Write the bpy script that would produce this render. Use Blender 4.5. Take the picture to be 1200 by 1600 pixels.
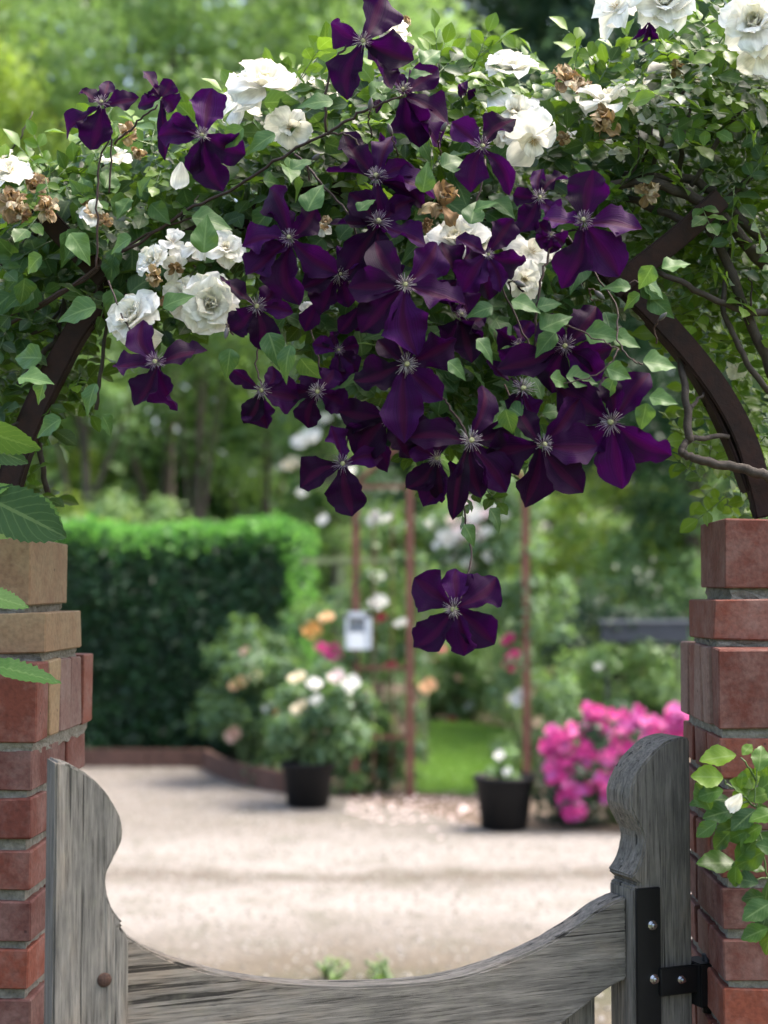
import bpy, bmesh, math, random
import numpy as np
from mathutils import Vector, Matrix, Euler

for o in list(bpy.data.objects): bpy.data.objects.remove(o)
S = bpy.context.scene
COL = S.collection
R = math.radians
random.seed(7); RNG = np.random.default_rng(7)

# ------------------------------------------------------------------ camera
FPX = 2362.0                      # focal length in photo pixels (photo 1200 x 1600)
CAM = Vector((0, 0, 1.5))
PITCH, YAW = math.atan(130/FPX), math.atan(68/FPX)
cd = bpy.data.cameras.new('camera'); cam = bpy.data.objects.new('camera', cd); COL.objects.link(cam)
cam.location = CAM; cam.rotation_euler = (math.pi/2+PITCH, 0, YAW)
cd.sensor_fit = 'HORIZONTAL'; cd.sensor_width = 36.0; cd.lens = 36.0*FPX/1200
cd.clip_start = 0.05; cd.clip_end = 400
cd.dof.use_dof = True; cd.dof.focus_distance = 2.32; cd.dof.aperture_fstop = 4.0
S.camera = cam

# ------------------------------------------------------------------ sky, sun, exposure
EL, AZ = R(62), R(78)             # azimuth from +Y (away from the camera) towards +X (right)
SUN = Vector((math.cos(EL)*math.sin(AZ), math.cos(EL)*math.cos(AZ), math.sin(EL)))
W = bpy.data.worlds.new('World'); S.world = W; W.use_nodes = True
nt = W.node_tree; bgn = nt.nodes['Background']
sky = nt.nodes.new('ShaderNodeTexSky'); sky.sky_type = 'NISHITA'; sky.sun_disc = False
sky.sun_elevation = EL; sky.sun_rotation = AZ; sky.dust_density = 6.0; sky.air_density = 1.0; sky.ozone_density = 0.6
nt.links.new(sky.outputs[0], bgn.inputs[0]); bgn.inputs[1].default_value = 0.15
sd = bpy.data.lights.new('sun', 'SUN'); sd.energy = 1.2; sd.angle = R(24); sd.color = (1, .96, .88)
so = bpy.data.objects.new('sun', sd); COL.objects.link(so); so.rotation_euler = SUN.to_track_quat('Z', 'Y').to_euler()
so.location = SUN*30
S.view_settings.view_transform = 'Standard'; S.view_settings.look = 'None'
S.view_settings.exposure = 2.15; S.view_settings.gamma = 1.0
S.render.engine = 'CYCLES'; S.cycles.use_denoising = True
S.cycles.max_bounces = 7; S.cycles.diffuse_bounces = 3; S.cycles.glossy_bounces = 2; S.cycles.transmission_bounces = 4
S.cycles.sample_clamp_indirect = 6

# ------------------------------------------------------------------ helpers
MROT = cam.rotation_euler.to_matrix()
def ray(px, py): return MROT @ Vector(((px-600)/FPX, -(py-800)/FPX, -1))
def at(px, py, Y):
    d = ray(px, py); return CAM + d*(Y/d.y)
def gp(px, py, z=0.0):
    d = ray(px, py); return CAM + d*((z-CAM.z)/d.z)

def tag(o, label=None, cat=None, group=None, kind=None):
    if label: o['label'] = label
    if cat: o['category'] = cat
    if group: o['group'] = group
    if kind: o['kind'] = kind
    return o
def empty(name, loc=(0, 0, 0), parent=None, rz=0):
    o = bpy.data.objects.new(name, None); COL.objects.link(o); o.location = loc; o.rotation_euler.z = rz
    o.empty_display_size = .05
    if parent: o.parent = parent
    return o
def link(name, me, parent=None, loc=None, mat=None):
    o = bpy.data.objects.new(name, me); COL.objects.link(o)
    if parent: o.parent = parent
    if loc is not None: o.location = loc
    if mat and not me.materials: me.materials.append(mat)
    return o

class MB:
    """collects verts / faces, with uv and tint per vertex"""
    def __init__(s): s.v = []; s.f = []; s.uv = []; s.t = []
    def add(s, vs, fs, uv=None, t=.5):
        n = len(s.v); s.v += [tuple(v) for v in vs]; s.f += [tuple(i+n for i in f) for f in fs]
        s.uv += list(uv) if uv else [(0, 0)]*len(vs); s.t += [t]*len(vs)
    def box(s, c, h, M=None, t=.5):
        vs = [Vector((c[0]+x*h[0], c[1]+y*h[1], c[2]+z*h[2])) for x in (-1, 1) for y in (-1, 1) for z in (-1, 1)]
        if M: vs = [M @ v for v in vs]
        s.add(vs, [(0, 1, 3, 2), (4, 6, 7, 5), (0, 4, 5, 1), (2, 3, 7, 6), (0, 2, 6, 4), (1, 5, 7, 3)], None, t)
    def tube(s, pts, rad, n=6, t=.5, jit=0.0):
        pts = [Vector(p) for p in pts]; m = len(pts)
        rs = rad if isinstance(rad, (list, tuple)) else [rad]*m
        base = []; up = Vector((.13, .3, .95)); fr = None; L = 0; uv = []
        for i, p in enumerate(pts):
            d = (pts[min(i+1, m-1)]-pts[max(i-1, 0)]).normalized()
            if fr is None: fr = d.orthogonal().normalized()
            fr = (fr - d*fr.dot(d)).normalized(); b = d.cross(fr)
            if i: L += (p-pts[i-1]).length
            for k in range(n):
                a = 2*math.pi*k/n; r = rs[i]*(1+random.uniform(-jit, jit))
                base.append(p + (fr*math.cos(a)+b*math.sin(a))*r); uv.append((k/n, L*10))
        fs = [(i*n+k, i*n+(k+1) % n, (i+1)*n+(k+1) % n, (i+1)*n+k) for i in range(m-1) for k in range(n)]
        fs += [tuple(range(n))[::-1], tuple((m-1)*n+k for k in range(n))]
        s.add(base, fs, uv, t)
    def mesh(s, name, mat, smooth=False):
        me = bpy.data.meshes.new(name); me.from_pydata(s.v, [], s.f)
        a = me.attributes.new('tint', 'FLOAT', 'POINT'); a.data.foreach_set('value', np.array(s.t, 'f'))
        ul = me.uv_layers.new(name='UVMap'); li = np.zeros(len(me.loops), 'i'); me.loops.foreach_get('vertex_index', li)
        ul.data.foreach_set('uv', np.array(s.uv, 'f')[li].ravel())
        if smooth: me.polygons.foreach_set('use_smooth', [True]*len(me.polygons))
        if mat: me.materials.append(mat)
        me.update(); return me
    def build(s, name, mat, parent=None, smooth=False, loc=None):
        return link(name, s.mesh(name, mat, smooth), parent, loc)

def spline(pts, n=6):
    P = [Vector(p) for p in pts]; P = [P[0]*2-P[1]] + P + [P[-1]*2-P[-2]]; out = []
    for i in range(1, len(P)-2):
        for k in range(n):
            t = k/n; a, b, c, d = P[i-1:i+3]
            out.append(.5*((2*b)+(c-a)*t+(2*a-5*b+4*c-d)*t*t+(3*b-a-3*c+d)*t**3))
    out.append(P[-2]); return out
def taper(n, a, b): return [a+(b-a)*i/(n-1) for i in range(n)]

# ------------------------------------------------------------------ vectorised leaf scattering
def leaf_template(prof, fold=.25, droop=.2, wav=0.0):
    """prof: list of (y, halfwidth); returns verts, quads, uv. x across, y along, z normal"""
    v = []; uv = []; f = []
    for i, (y, w) in enumerate(prof):
        for j, sx in enumerate((-1, 0, 1)):
            z = fold*abs(sx)*w - droop*y*y + wav*math.sin(i*2.1+j)*w*abs(sx)
            v.append((sx*w, y, z)); uv.append((.5+sx*.5, y))
    for i in range(len(prof)-1):
        for j in range(2):
            a = i*3+j; f.append((a, a+1, a+4, a+3))
    return np.array(v, 'f'), np.array(f, 'i'), np.array(uv, 'f')
T_ROSE = leaf_template([(0, .03), (.12, .17), (.3, .3), (.5, .345), (.7, .29), (.88, .13), (1, .005)], .3, .15, .1)
T_CLEM = leaf_template([(0, .05), (.08, .2), (.22, .33), (.42, .34), (.62, .24), (.82, .1), (1, .004)], .35, .3, .1)
T_BG = leaf_template([(0, .02), (.45, .33), (1, .01)], .3, .15)
T_NEEDLE = leaf_template([(0, .05), (.5, .14), (1, .02)], .3, .2)

def frames(D, N):
    D = D/np.linalg.norm(D, axis=1, keepdims=True)
    N = N - D*(N*D).sum(1, keepdims=True); N /= np.linalg.norm(N, axis=1, keepdims=True)+1e-9
    X = np.cross(D, N); return np.stack([X, D, N], 2)
def scatter_mesh(name, tmpl, pos, D, N, size, tint, mat, smooth=True):
    v, f, uv = tmpl; n = len(pos); k = len(v); q = len(f)
    M = frames(np.asarray(D, 'f'), np.asarray(N, 'f'))
    V = np.einsum('nij,kj->nki', M, v)*np.asarray(size, 'f').reshape(-1, 1, 1) + np.asarray(pos, 'f')[:, None, :]
    F = (f[None]+(np.arange(n)*k)[:, None, None]).reshape(-1)
    me = bpy.data.meshes.new(name)
    me.vertices.add(n*k); me.vertices.foreach_set('co', V.astype('f').ravel())
    me.loops.add(n*q*4); me.loops.foreach_set('vertex_index', F.astype('i'))
    me.polygons.add(n*q); me.polygons.foreach_set('loop_start', np.arange(n*q, dtype='i')*4)
    me.polygons.foreach_set('loop_total', np.full(n*q, 4, 'i'))
    if smooth: me.polygons.foreach_set('use_smooth', np.ones(n*q, bool))
    a = me.attributes.new('tint', 'FLOAT', 'POINT'); a.data.foreach_set('value', np.repeat(np.asarray(tint, 'f'), k))
    ul = me.uv_layers.new(name='UVMap'); ul.data.foreach_set('uv', np.tile(uv[f.ravel()], (n, 1)).astype('f').ravel())
    me.update(calc_edges=True); me.validate()
    me.materials.append(mat); return me
def unit(n):
    a = RNG.normal(size=(n, 3)); return a/np.linalg.norm(a, axis=1, keepdims=True)

# ------------------------------------------------------------------ materials
def newmat(name):
    m = bpy.data.materials.new(name); m.use_nodes = True; n = m.node_tree.nodes; l = m.node_tree.links
    return m, n, l, n['Principled BSDF'], n['Material Output']
def nd(n, typ, **kw):
    x = n.new(typ)
    for k, v in kw.items():
        if hasattr(x, k) and not k[0].isupper(): setattr(x, k, v)
        else: x.inputs[k].default_value = v
    return x
def ramp(n, stops, interp='LINEAR'):
    r = n.new('ShaderNodeValToRGB'); e = r.color_ramp.elements; r.color_ramp.interpolation = interp
    while len(e) < len(stops): e.new(.5)
    for x, (p, c) in zip(e, stops): x.position = p; x.color = (*c, 1)
    return r
def mix(n, l, fac, a, b, blend='MIX'):
    m = n.new('ShaderNodeMix'); m.data_type = 'RGBA'; m.blend_type = blend
    for s, v in ((0, fac), (6, a), (7, b)):
        if hasattr(v, 'links'): l.new(v, m.inputs[s])
        elif isinstance(v, (int, float)): m.inputs[s].default_value = v
        else: m.inputs[s].default_value = (*v, 1)
    return m.outputs[2]
def math_(n, l, op, a, b=None, c=None):
    m = n.new('ShaderNodeMath'); m.operation = op
    for i, v in enumerate((a, b, c)):
        if v is None: continue
        if hasattr(v, 'links'): l.new(v, m.inputs[i])
        else: m.inputs[i].default_value = v
    return m.outputs[0]

def leaf_mat(name, stops, trans=.35, tcol=None, rough=.42, vein=.25, spec=.35):
    """leaf blade: colour from the leaf's own tint, paler midrib, light passing through"""
    m, n, l, p, out = newmat(name)
    at_ = n.new('ShaderNodeAttribute'); at_.attribute_name = 'tint'
    oi = n.new('ShaderNodeObjectInfo')
    t = math_(n, l, 'ADD', at_.outputs['Fac'], math_(n, l, 'MULTIPLY', math_(n, l, 'SUBTRACT', oi.outputs['Random'], .5), .35))
    rp = ramp(n, stops); l.new(t, rp.inputs[0]); col = rp.outputs[0]
    if vein:
        uv = n.new('ShaderNodeUVMap'); sx = n.new('ShaderNodeSeparateXYZ'); l.new(uv.outputs[0], sx.inputs[0])
        dx = math_(n, l, 'ABSOLUTE', math_(n, l, 'SUBTRACT', sx.outputs[0], .5))
        mid = math_(n, l, 'LESS_THAN', dx, .035)
        side = math_(n, l, 'GREATER_THAN', math_(n, l, 'SINE', math_(n, l, 'MULTIPLY', math_(n, l, 'SUBTRACT', sx.outputs[1], math_(n, l, 'MULTIPLY', dx, .7)), 44.0)), .88)
        fac = math_(n, l, 'MULTIPLY', math_(n, l, 'MAXIMUM', mid, math_(n, l, 'MULTIPLY', side, .45)), vein)
        col = mix(n, l, fac, col, (.30, .42, .16))
    tc = n.new('ShaderNodeTexCoord'); nz = nd(n, 'ShaderNodeTexNoise', Scale=90.0); l.new(tc.outputs['Object'], nz.inputs['Vector'])
    col = mix(n, l, math_(n, l, 'MULTIPLY', nz.outputs[0], .45), col, mix(n, l, .5, col, (.02, .05, .015)))
    l.new(col, p.inputs['Base Color']); p.inputs['Roughness'].default_value = rough
    p.inputs['Specular IOR Level'].default_value = spec
    tr = n.new('ShaderNodeBsdfTranslucent')
    l.new(mix(n, l, .55, col, tcol or (.25, .42, .05)), tr.inputs[0])
    ms = n.new('ShaderNodeMixShader'); ms.inputs[0].default_value = trans
    l.new(p.outputs[0], ms.inputs[1]); l.new(tr.outputs[0], ms.inputs[2]); l.new(ms.outputs[0], out.inputs[0])
    return m
def plain(name, col, rough=.6, metal=0.0, var=.25, scale=30.0, bump=.0, spec=.5, col2=None):
    m, n, l, p, out = newmat(name)
    tc = n.new('ShaderNodeTexCoord'); nz = nd(n, 'ShaderNodeTexNoise', Scale=scale, Detail=6.0, Roughness=.65); l.new(tc.outputs['Object'], nz.inputs['Vector'])
    c2 = col2 or tuple(c*(1-var) for c in col)
    rp = ramp(n, [(.3, c2), (.7, col)]); l.new(nz.outputs[0], rp.inputs[0]); l.new(rp.outputs[0], p.inputs['Base Color'])
    p.inputs['Roughness'].default_value = rough; p.inputs['Metallic'].default_value = metal; p.inputs['Specular IOR Level'].default_value = spec
    if bump:
        b = nd(n, 'ShaderNodeBump', Strength=bump, Distance=.004); l.new(nz.outputs[0], b.inputs['Height']); l.new(b.outputs[0], p.inputs['Normal'])
    return m
def thin(name, stops, trans, tcol, rough=.55, sheen=0.0, stripe=None, vein_scale=0.0, spec=.3):
    """petal: tint ramp, optional coloured midrib bar and lengthwise veins, translucent"""
    m, n, l, p, out = newmat(name)
    at_ = n.new('ShaderNodeAttribute'); at_.attribute_name = 'tint'; oi = n.new('ShaderNodeObjectInfo')
    t = math_(n, l, 'ADD', at_.outputs['Fac'], math_(n, l, 'MULTIPLY', math_(n, l, 'SUBTRACT', oi.outputs['Random'], .5), .5))
    rp = ramp(n, stops); l.new(t, rp.inputs[0]); col = rp.outputs[0]
    uv = n.new('ShaderNodeUVMap'); sx = n.new('ShaderNodeSeparateXYZ'); l.new(uv.outputs[0], sx.inputs[0])
    nz = nd(n, 'ShaderNodeTexNoise', Scale=5.0, Detail=4.0); l.new(uv.outputs[0], nz.inputs['Vector'])
    if stripe:
        dx = math_(n, l, 'ABSOLUTE', math_(n, l, 'SUBTRACT', sx.outputs[0], .5))
        s = n.new('ShaderNodeMapRange'); s.interpolation_type = 'SMOOTHSTEP'
        l.new(math_(n, l, 'ADD', dx, math_(n, l, 'MULTIPLY', math_(n, l, 'SUBTRACT', nz.outputs[0], .5), .12)), s.inputs[0])
        s.inputs[1].default_value = .02; s.inputs[2].default_value = .17; s.inputs[3].default_value = .7; s.inputs[4].default_value = 0
        col = mix(n, l, s.outputs[0], col, stripe)
    if vein_scale:
        mp = n.new('ShaderNodeMapping'); mp.inputs['Scale'].default_value = (vein_scale, 1.3, 1); l.new(uv.outputs[0], mp.inputs[0])
        nv = nd(n, 'ShaderNodeTexNoise', Scale=1.0, Detail=3.0); l.new(mp.outputs[0], nv.inputs['Vector'])
        r2 = ramp(n, [(.35, (.55,)*3), (.65, (1.25,)*3)]); l.new(nv.outputs[0], r2.inputs[0])
        col = mix(n, l, .8, col, r2.outputs[0], 'MULTIPLY')
        b = nd(n, 'ShaderNodeBump', Strength=.6, Distance=.002); l.new(nv.outputs[0], b.inputs['Height']); l.new(b.outputs[0], p.inputs['Normal'])
    l.new(col, p.inputs['Base Color']); p.inputs['Roughness'].default_value = rough; p.inputs['Specular IOR Level'].default_value = spec
    if sheen:
        p.inputs['Sheen Weight'].default_value = sheen; p.inputs['Sheen Roughness'].default_value = .4
        p.inputs['Sheen Tint'].default_value = (.55, .3, .8, 1)
    tr = n.new('ShaderNodeBsdfTranslucent'); l.new(mix(n, l, .6, col, tcol), tr.inputs[0])
    ms = n.new('ShaderNodeMixShader'); ms.inputs[0].default_value = trans
    l.new(p.outputs[0], ms.inputs[1]); l.new(tr.outputs[0], ms.inputs[2]); l.new(ms.outputs[0], out.inputs[0])
    return m

M = {}
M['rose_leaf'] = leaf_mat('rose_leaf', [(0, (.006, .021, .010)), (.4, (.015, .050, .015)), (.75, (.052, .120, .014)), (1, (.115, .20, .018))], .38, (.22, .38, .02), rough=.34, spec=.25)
M['clem_leaf'] = leaf_mat('clematis_leaf', [(0, (.022, .060, .022)), (.5, (.045, .105, .032)), (1, (.085, .165, .05))], .3, (.18, .32, .03), rough=.45, vein=.3, spec=.22)
M['horn_leaf'] = leaf_mat('hornbeam_leaf', [(0, (.015, .045, .02)), (.5, (.045, .12, .028)), (1, (.11, .20, .04))], .28, rough=.5, vein=.22, spec=.15)
M['clematis'] = thin('clematis_petal', [(0, (.0055, .0008, .0075)), (.5, (.0165, .0015, .0215)), (1, (.042, .0036, .064))], .16, (.12, .004, .19), .55, .0, (.046, .0018, .021), 30.0, .09)
M['white'] = thin('white_rose_petal', [(0, (.78, .71, .52)), (.5, (.84, .82, .74)), (1, (.88, .88, .86))], .34, (.88, .85, .72), .5, 0, None, 4.0)
M['withered'] = thin('withered_petal', [(0, (.18, .10, .05)), (.5, (.38, .26, .145)), (1, (.55, .45, .31))], .2, (.5, .3, .1), .8, 0, None, 7.0)
M['stamen'] = thin('stamen', [(0, (.12, .07, .14)), (.5, (.30, .25, .30)), (1, (.46, .43, .38))], .15, (.6, .55, .5), .6)
M['rose_stamen'] = thin('rose_stamen', [(0, (.30, .17, .03)), (1, (.50, .34, .09))], .1, (.5, .3, .05), .7)
M['boss'] = plain('pistil', (.34, .34, .17), .7, var=.4, scale=400)
M['bud'] = plain('flower_bud', (.07, .085, .05), .6, var=.5, scale=120, col2=(.05, .02, .06))
M['cane'] = plain('vine_cane', (.045, .020, .016), .7, var=.5, scale=60, bump=.5)
M['greenstem'] = plain('green_stem', (.09, .15, .04), .5, var=.4, scale=60)
M['wood_branch'] = plain('woody_branch', (.05, .036, .026), .8, var=.6, scale=70, bump=.8)
M['rust'] = plain('rusty_iron', (.030, .0145, .011), .8, .0, var=.6, scale=45, bump=.5, spec=.15, col2=(.016, .011, .010))
M['rustpost'] = plain('rust_red_iron', (.20, .075, .05), .8, 0, var=.5, scale=25, bump=.3)
M['blackiron'] = plain('black_iron', (.006, .006, .007), .55, .3, var=.3, scale=60, bump=.1)
M['zinc'] = plain('zinc_bolt', (.62, .63, .65), .25, 1.0, var=.2, scale=90)
M['rustbolt'] = plain('rusty_bolt', (.06, .028, .018), .8, .2, var=.5, scale=200, bump=.4)
T_BG = (np.array([(0, 0, 0), (.33, .5, .09), (0, 1, -.1), (-.33, .5, .09)], 'f'), np.array([(0, 1, 2, 3)], 'i'), np.array([(.5, 0), (1, .5), (.5, 1), (0, .5)], 'f'))
T_NDL = (np.array([(0, 0, 0), (.13, .5, .05), (0, 1, -.1), (-.13, .5, .05)], 'f'), T_BG[1], T_BG[2])
_c = .5
T_STONE = (np.array([(-.5, -.45, 0), (.5, -.4, 0), (.45, .5, 0), (-.4, .45, 0), (-.25, -.3, .5), (.3, -.25, .42), (.25, .3, .55), (-.3, .25, .45)], 'f'),
           np.array([(0, 1, 5, 4), (1, 2, 6, 5), (2, 3, 7, 6), (3, 0, 4, 7), (4, 5, 6, 7)], 'i'), np.zeros((8, 2), 'f'))

def brick_mat(name, a, b, smear, smear_amt):
    m, n, l, p, out = newmat(name)
    tc = n.new('ShaderNodeTexCoord'); oi = n.new('ShaderNodeObjectInfo')
    off = n.new('ShaderNodeVectorMath'); off.operation = 'ADD'; l.new(tc.outputs['Object'], off.inputs[0])
    cx = n.new('ShaderNodeCombineXYZ'); l.new(math_(n, l, 'MULTIPLY', oi.outputs['Random'], 40.0), cx.inputs[0]); l.new(cx.outputs[0], off.inputs[1])
    base = mix(n, l, oi.outputs['Random'], a, b)
    n1 = nd(n, 'ShaderNodeTexNoise', Scale=14.0, Detail=7.0, Roughness=.7); l.new(off.outputs[0], n1.inputs['Vector'])
    n2 = nd(n, 'ShaderNodeTexNoise', Scale=130.0, Detail=4.0); l.new(off.outputs[0], n2.inputs['Vector'])
    r1 = ramp(n, [(.42, (0,)*3), (.78, (1,)*3)]); l.new(n1.outputs[0], r1.inputs[0])
    col = mix(n, l, math_(n, l, 'MULTIPLY', r1.outputs[0], smear_amt), base, smear)
    r2 = ramp(n, [(.25, (.6,)*3), (.6, (1.08,)*3)]); l.new(n2.outputs[0], r2.inputs[0])
    col = mix(n, l, .7, col, r2.outputs[0], 'MULTIPLY')
    vo = nd(n, 'ShaderNodeTexVoronoi', Scale=22.0); l.new(off.outputs[0], vo.inputs['Vector'])
    pit = ramp(n, [(.035, (0,)*3), (.075, (1,)*3)]); l.new(vo.outputs['Distance'], pit.inputs[0])
    col = mix(n, l, math_(n, l, 'SUBTRACT', 1.0, pit.outputs[0]), col, (.05, .02, .018))
    l.new(col, p.inputs['Base Color']); p.inputs['Roughness'].default_value = .78; p.inputs['Specular IOR Level'].default_value = .3
    bh = mix(n, l, .4, n2.outputs[0], pit.outputs[0])
    bb = nd(n, 'ShaderNodeBump', Strength=.45, Distance=.003); l.new(bh, bb.inputs['Height']); l.new(bb.outputs[0], p.inputs['Normal'])
    return m
M['brick'] = brick_mat('red_brick', (.075, .020, .015), (.185, .048, .025), (.23, .15, .13), .7)
M['brick_tan'] = brick_mat('tan_brick', (.20, .12, .07), (.25, .16, .085), (.30, .25, .15), .6)
M['brick_grey'] = brick_mat('greyed_brick', (.13, .062, .052), (.19, .11, .09), (.27, .22, .19), .6)
M['mortar'] = plain('mortar', (.25, .23, .19), .95, 0, var=.55, scale=110, bump=1.0, spec=.1)

def wood_mat(name, axis):
    m, n, l, p, out = newmat(name)
    tc = n.new('ShaderNodeTexCoord')
    def grain(sc, stretch, det=6.0):
        mp = n.new('ShaderNodeMapping'); s = [sc]*3; s[axis] = sc*stretch; mp.inputs['Scale'].default_value = s
        l.new(tc.outputs['Object'], mp.inputs[0]); z = nd(n, 'ShaderNodeTexNoise', Scale=1.0, Detail=det, Roughness=.65); l.new(mp.outputs[0], z.inputs['Vector']); return z.outputs[0]
    g1, g2, g3 = grain(150, .06), grain(420, .03), grain(11, .35)
    r1 = ramp(n, [(.25, (.060, .054, .047)), (.43, (.125, .115, .101)), (.57, (.18, .165, .145)), (.75, (.25, .23, .20))]); l.new(g1, r1.inputs[0])
    r3 = ramp(n, [(.3, (.55, .57, .58)), (.5, (1, 1, 1)), (.72, (1.2, 1.04, .88))]); l.new(g3, r3.inputs[0])
    col = mix(n, l, .9, r1.outputs[0], r3.outputs[0], 'MULTIPLY')
    r2 = ramp(n, [(.33, (.2,)*3), (.47, (1,)*3)]); l.new(g2, r2.inputs[0]); col = mix(n, l, .8, col, r2.outputs[0], 'MULTIPLY')
    g4 = grain(60, .02, 3.0); r4 = ramp(n, [(.35, (.05,)*3), (.375, (1,)*3)]); l.new(g4, r4.inputs[0]); col = mix(n, l, .85, col, r4.outputs[0], 'MULTIPLY')
    g5 = grain(55, .8, 5.0); r5 = ramp(n, [(.5, (0,)*3), (.72, (1,)*3)]); l.new(g5, r5.inputs[0])
    col = mix(n, l, math_(n, l, 'MULTIPLY', r5.outputs[0], .25), col, (.17, .165, .12))
    l.new(col, p.inputs['Base Color']); p.inputs['Roughness'].default_value = .85; p.inputs['Specular IOR Level'].default_value = .25
    h = math_(n, l, 'ADD', math_(n, l, 'MULTIPLY', r2.outputs[0], .5), math_(n, l, 'ADD', g1, r4.outputs[0]))
    b = nd(n, 'ShaderNodeBump', Strength=.6, Distance=.002); l.new(h, b.inputs['Height']); l.new(b.outputs[0], p.inputs['Normal'])
    return m
M['wood_v'] = wood_mat('weathered_oak_upright', 2); M['wood_h'] = wood_mat('weathered_oak_rail', 0)

# ------------------------------------------------------------------ ground
def gravel_mat():
    m, n, l, p, out = newmat('gravel')
    tc = n.new('ShaderNodeTexCoord'); sp = n.new('ShaderNodeSeparateXYZ'); l.new(tc.outputs['Object'], sp.inputs[0])
    nb = nd(n, 'ShaderNodeTexNoise', Scale=.8, Detail=5.0, Roughness=.7); l.new(tc.outputs['Object'], nb.inputs['Vector'])
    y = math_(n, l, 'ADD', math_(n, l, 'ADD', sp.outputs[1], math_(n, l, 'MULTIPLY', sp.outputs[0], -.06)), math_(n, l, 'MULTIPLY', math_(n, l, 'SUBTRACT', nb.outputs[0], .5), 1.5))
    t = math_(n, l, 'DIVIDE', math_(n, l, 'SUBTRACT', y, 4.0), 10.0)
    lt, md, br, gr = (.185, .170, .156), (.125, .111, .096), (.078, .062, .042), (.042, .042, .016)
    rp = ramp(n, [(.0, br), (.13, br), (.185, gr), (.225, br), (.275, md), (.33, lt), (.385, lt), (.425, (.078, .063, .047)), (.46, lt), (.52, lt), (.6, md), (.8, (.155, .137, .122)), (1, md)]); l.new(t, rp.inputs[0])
    v = nd(n, 'ShaderNodeTexVoronoi', Scale=45.0); l.new(tc.outputs['Object'], v.inputs['Vector'])
    sv = n.new('ShaderNodeSeparateColor'); l.new(v.outputs['Color'], sv.inputs[0])
    rv = ramp(n, [(0, (.78, .76, .72)), (.5, (1, .98, .96)), (1, (1.18, 1.17, 1.15))]); l.new(sv.outputs[0], rv.inputs[0])
    col = mix(n, l, .9, rp.outputs[0], rv.outputs[0], 'MULTIPLY')
    n3 = nd(n, 'ShaderNodeTexNoise', Scale=2.6, Detail=6.0, Roughness=.75); l.new(tc.outputs['Object'], n3.inputs['Vector'])
    r3 = ramp(n, [(.5, (0,)*3), (.7, (1,)*3)]); l.new(n3.outputs[0], r3.inputs[0])
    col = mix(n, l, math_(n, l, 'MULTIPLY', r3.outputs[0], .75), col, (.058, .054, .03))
    l.new(col, p.inputs['Base Color']); p.inputs['Roughness'].default_value = .9
    b = nd(n, 'ShaderNodeBump', Strength=.8, Distance=.01); l.new(v.outputs['Distance'], b.inputs['Height']); l.new(b.outputs[0], p.inputs['Normal'])
    return m
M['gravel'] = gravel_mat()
M['soil'] = plain('soil', (.11, .075, .05), .95, var=.5, scale=8, bump=.8)
M['lawn'] = plain('lawn', (.13, .25, .06), .8, var=.35, scale=2.5, bump=.4)
M['field'] = plain('rough_grass', (.07, .12, .03), .9, var=.4, scale=.6, bump=.3)
M['stone'] = leaf_mat('gravel_stone', [(0, (.15, .13, .11)), (.5, (.22, .20, .18)), (1, (.34, .32, .30))], 0.0, rough=.85, vein=0)

def sheet(name, pts, mat, z):
    mb = MB(); mb.add([(p[0], p[1], z) for p in pts], [tuple(range(len(pts)))]); o = mb.build(name, mat)
    return tag(o, kind='structure')
sheet('ground', [(-150, -60), (150, -60), (150, 250), (-150, 250)], M['field'], -.012)
edge = [gp(*q) for q in ((140, 1192), (260, 1194), (340, 1203), (440, 1232), (540, 1248), (640, 1264), (740, 1287), (860, 1297), (980, 1302), (1150, 1312), (1500, 1330))]
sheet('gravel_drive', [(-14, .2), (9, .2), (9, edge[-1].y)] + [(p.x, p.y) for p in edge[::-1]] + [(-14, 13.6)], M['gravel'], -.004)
sheet('flower_bed_soil', [(p.x, p.y+.02) for p in edge] + [(9, 26), (-3.2, 26)], M['soil'], -.006)
lw = [gp(*q) for q in ((648, 1238), (735, 1243), (840, 1200), (800, 1140), (690, 1128), (652, 1140))]
sheet('lawn', [(p.x, p.y) for p in lw], M['lawn'], .008)
# loose stones lying on the drive and short grass on the lawn
n = 16000
P = np.stack([RNG.uniform(-4.5, 4.2, n), RNG.uniform(4.6, 13.4, n), np.full(n, -.003)], 1)
ex = np.array([p.x for p in edge]); ey = np.array([p.y for p in edge]); P = P[P[:, 1] < np.interp(P[:, 0], ex, ey)-.05]; n = len(P)
D = RNG.normal(size=(n, 3)); D[:, 2] = 0; N = np.tile((0, 0, 1.), (n, 1))+RNG.normal(size=(n, 3))*.15
tag(link('gravel', scatter_mesh('gravel', T_STONE, P, D, N, RNG.uniform(.008, .02, n), RNG.random(n), M['stone'], False)), 'loose pale gravel stones lying on the drive', 'gravel', kind='stuff')
n = 16000; a = RNG.random((n, 2)); x0, x1 = min(p.x for p in lw), max(p.x for p in lw); y0, y1 = min(p.y for p in lw), max(p.y for p in lw)
P = np.stack([x0+(x1-x0)*a[:, 0], y0+(y1-y0)*a[:, 1], np.full(n, .004)], 1)
def inpoly(px, py, poly):
    r = np.zeros(len(px), bool); j = len(poly)-1
    for i in range(len(poly)):
        xi, yi = poly[i][0], poly[i][1]; xj, yj = poly[j][0], poly[j][1]
        c = ((yi > py) != (yj > py)) & (px < (xj-xi)*(py-yi)/(yj-yi+1e-12)+xi); r ^= c; j = i
    return r
P = P[inpoly(P[:, 0], P[:, 1], lw)]; n = len(P)
M['grass'] = leaf_mat('grass_blade', [(0, (.12, .25, .05)), (1, (.23, .38, .09))], .45, vein=0)
D = RNG.normal(size=(n, 3))*.4; D[:, 2] = 1
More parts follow.
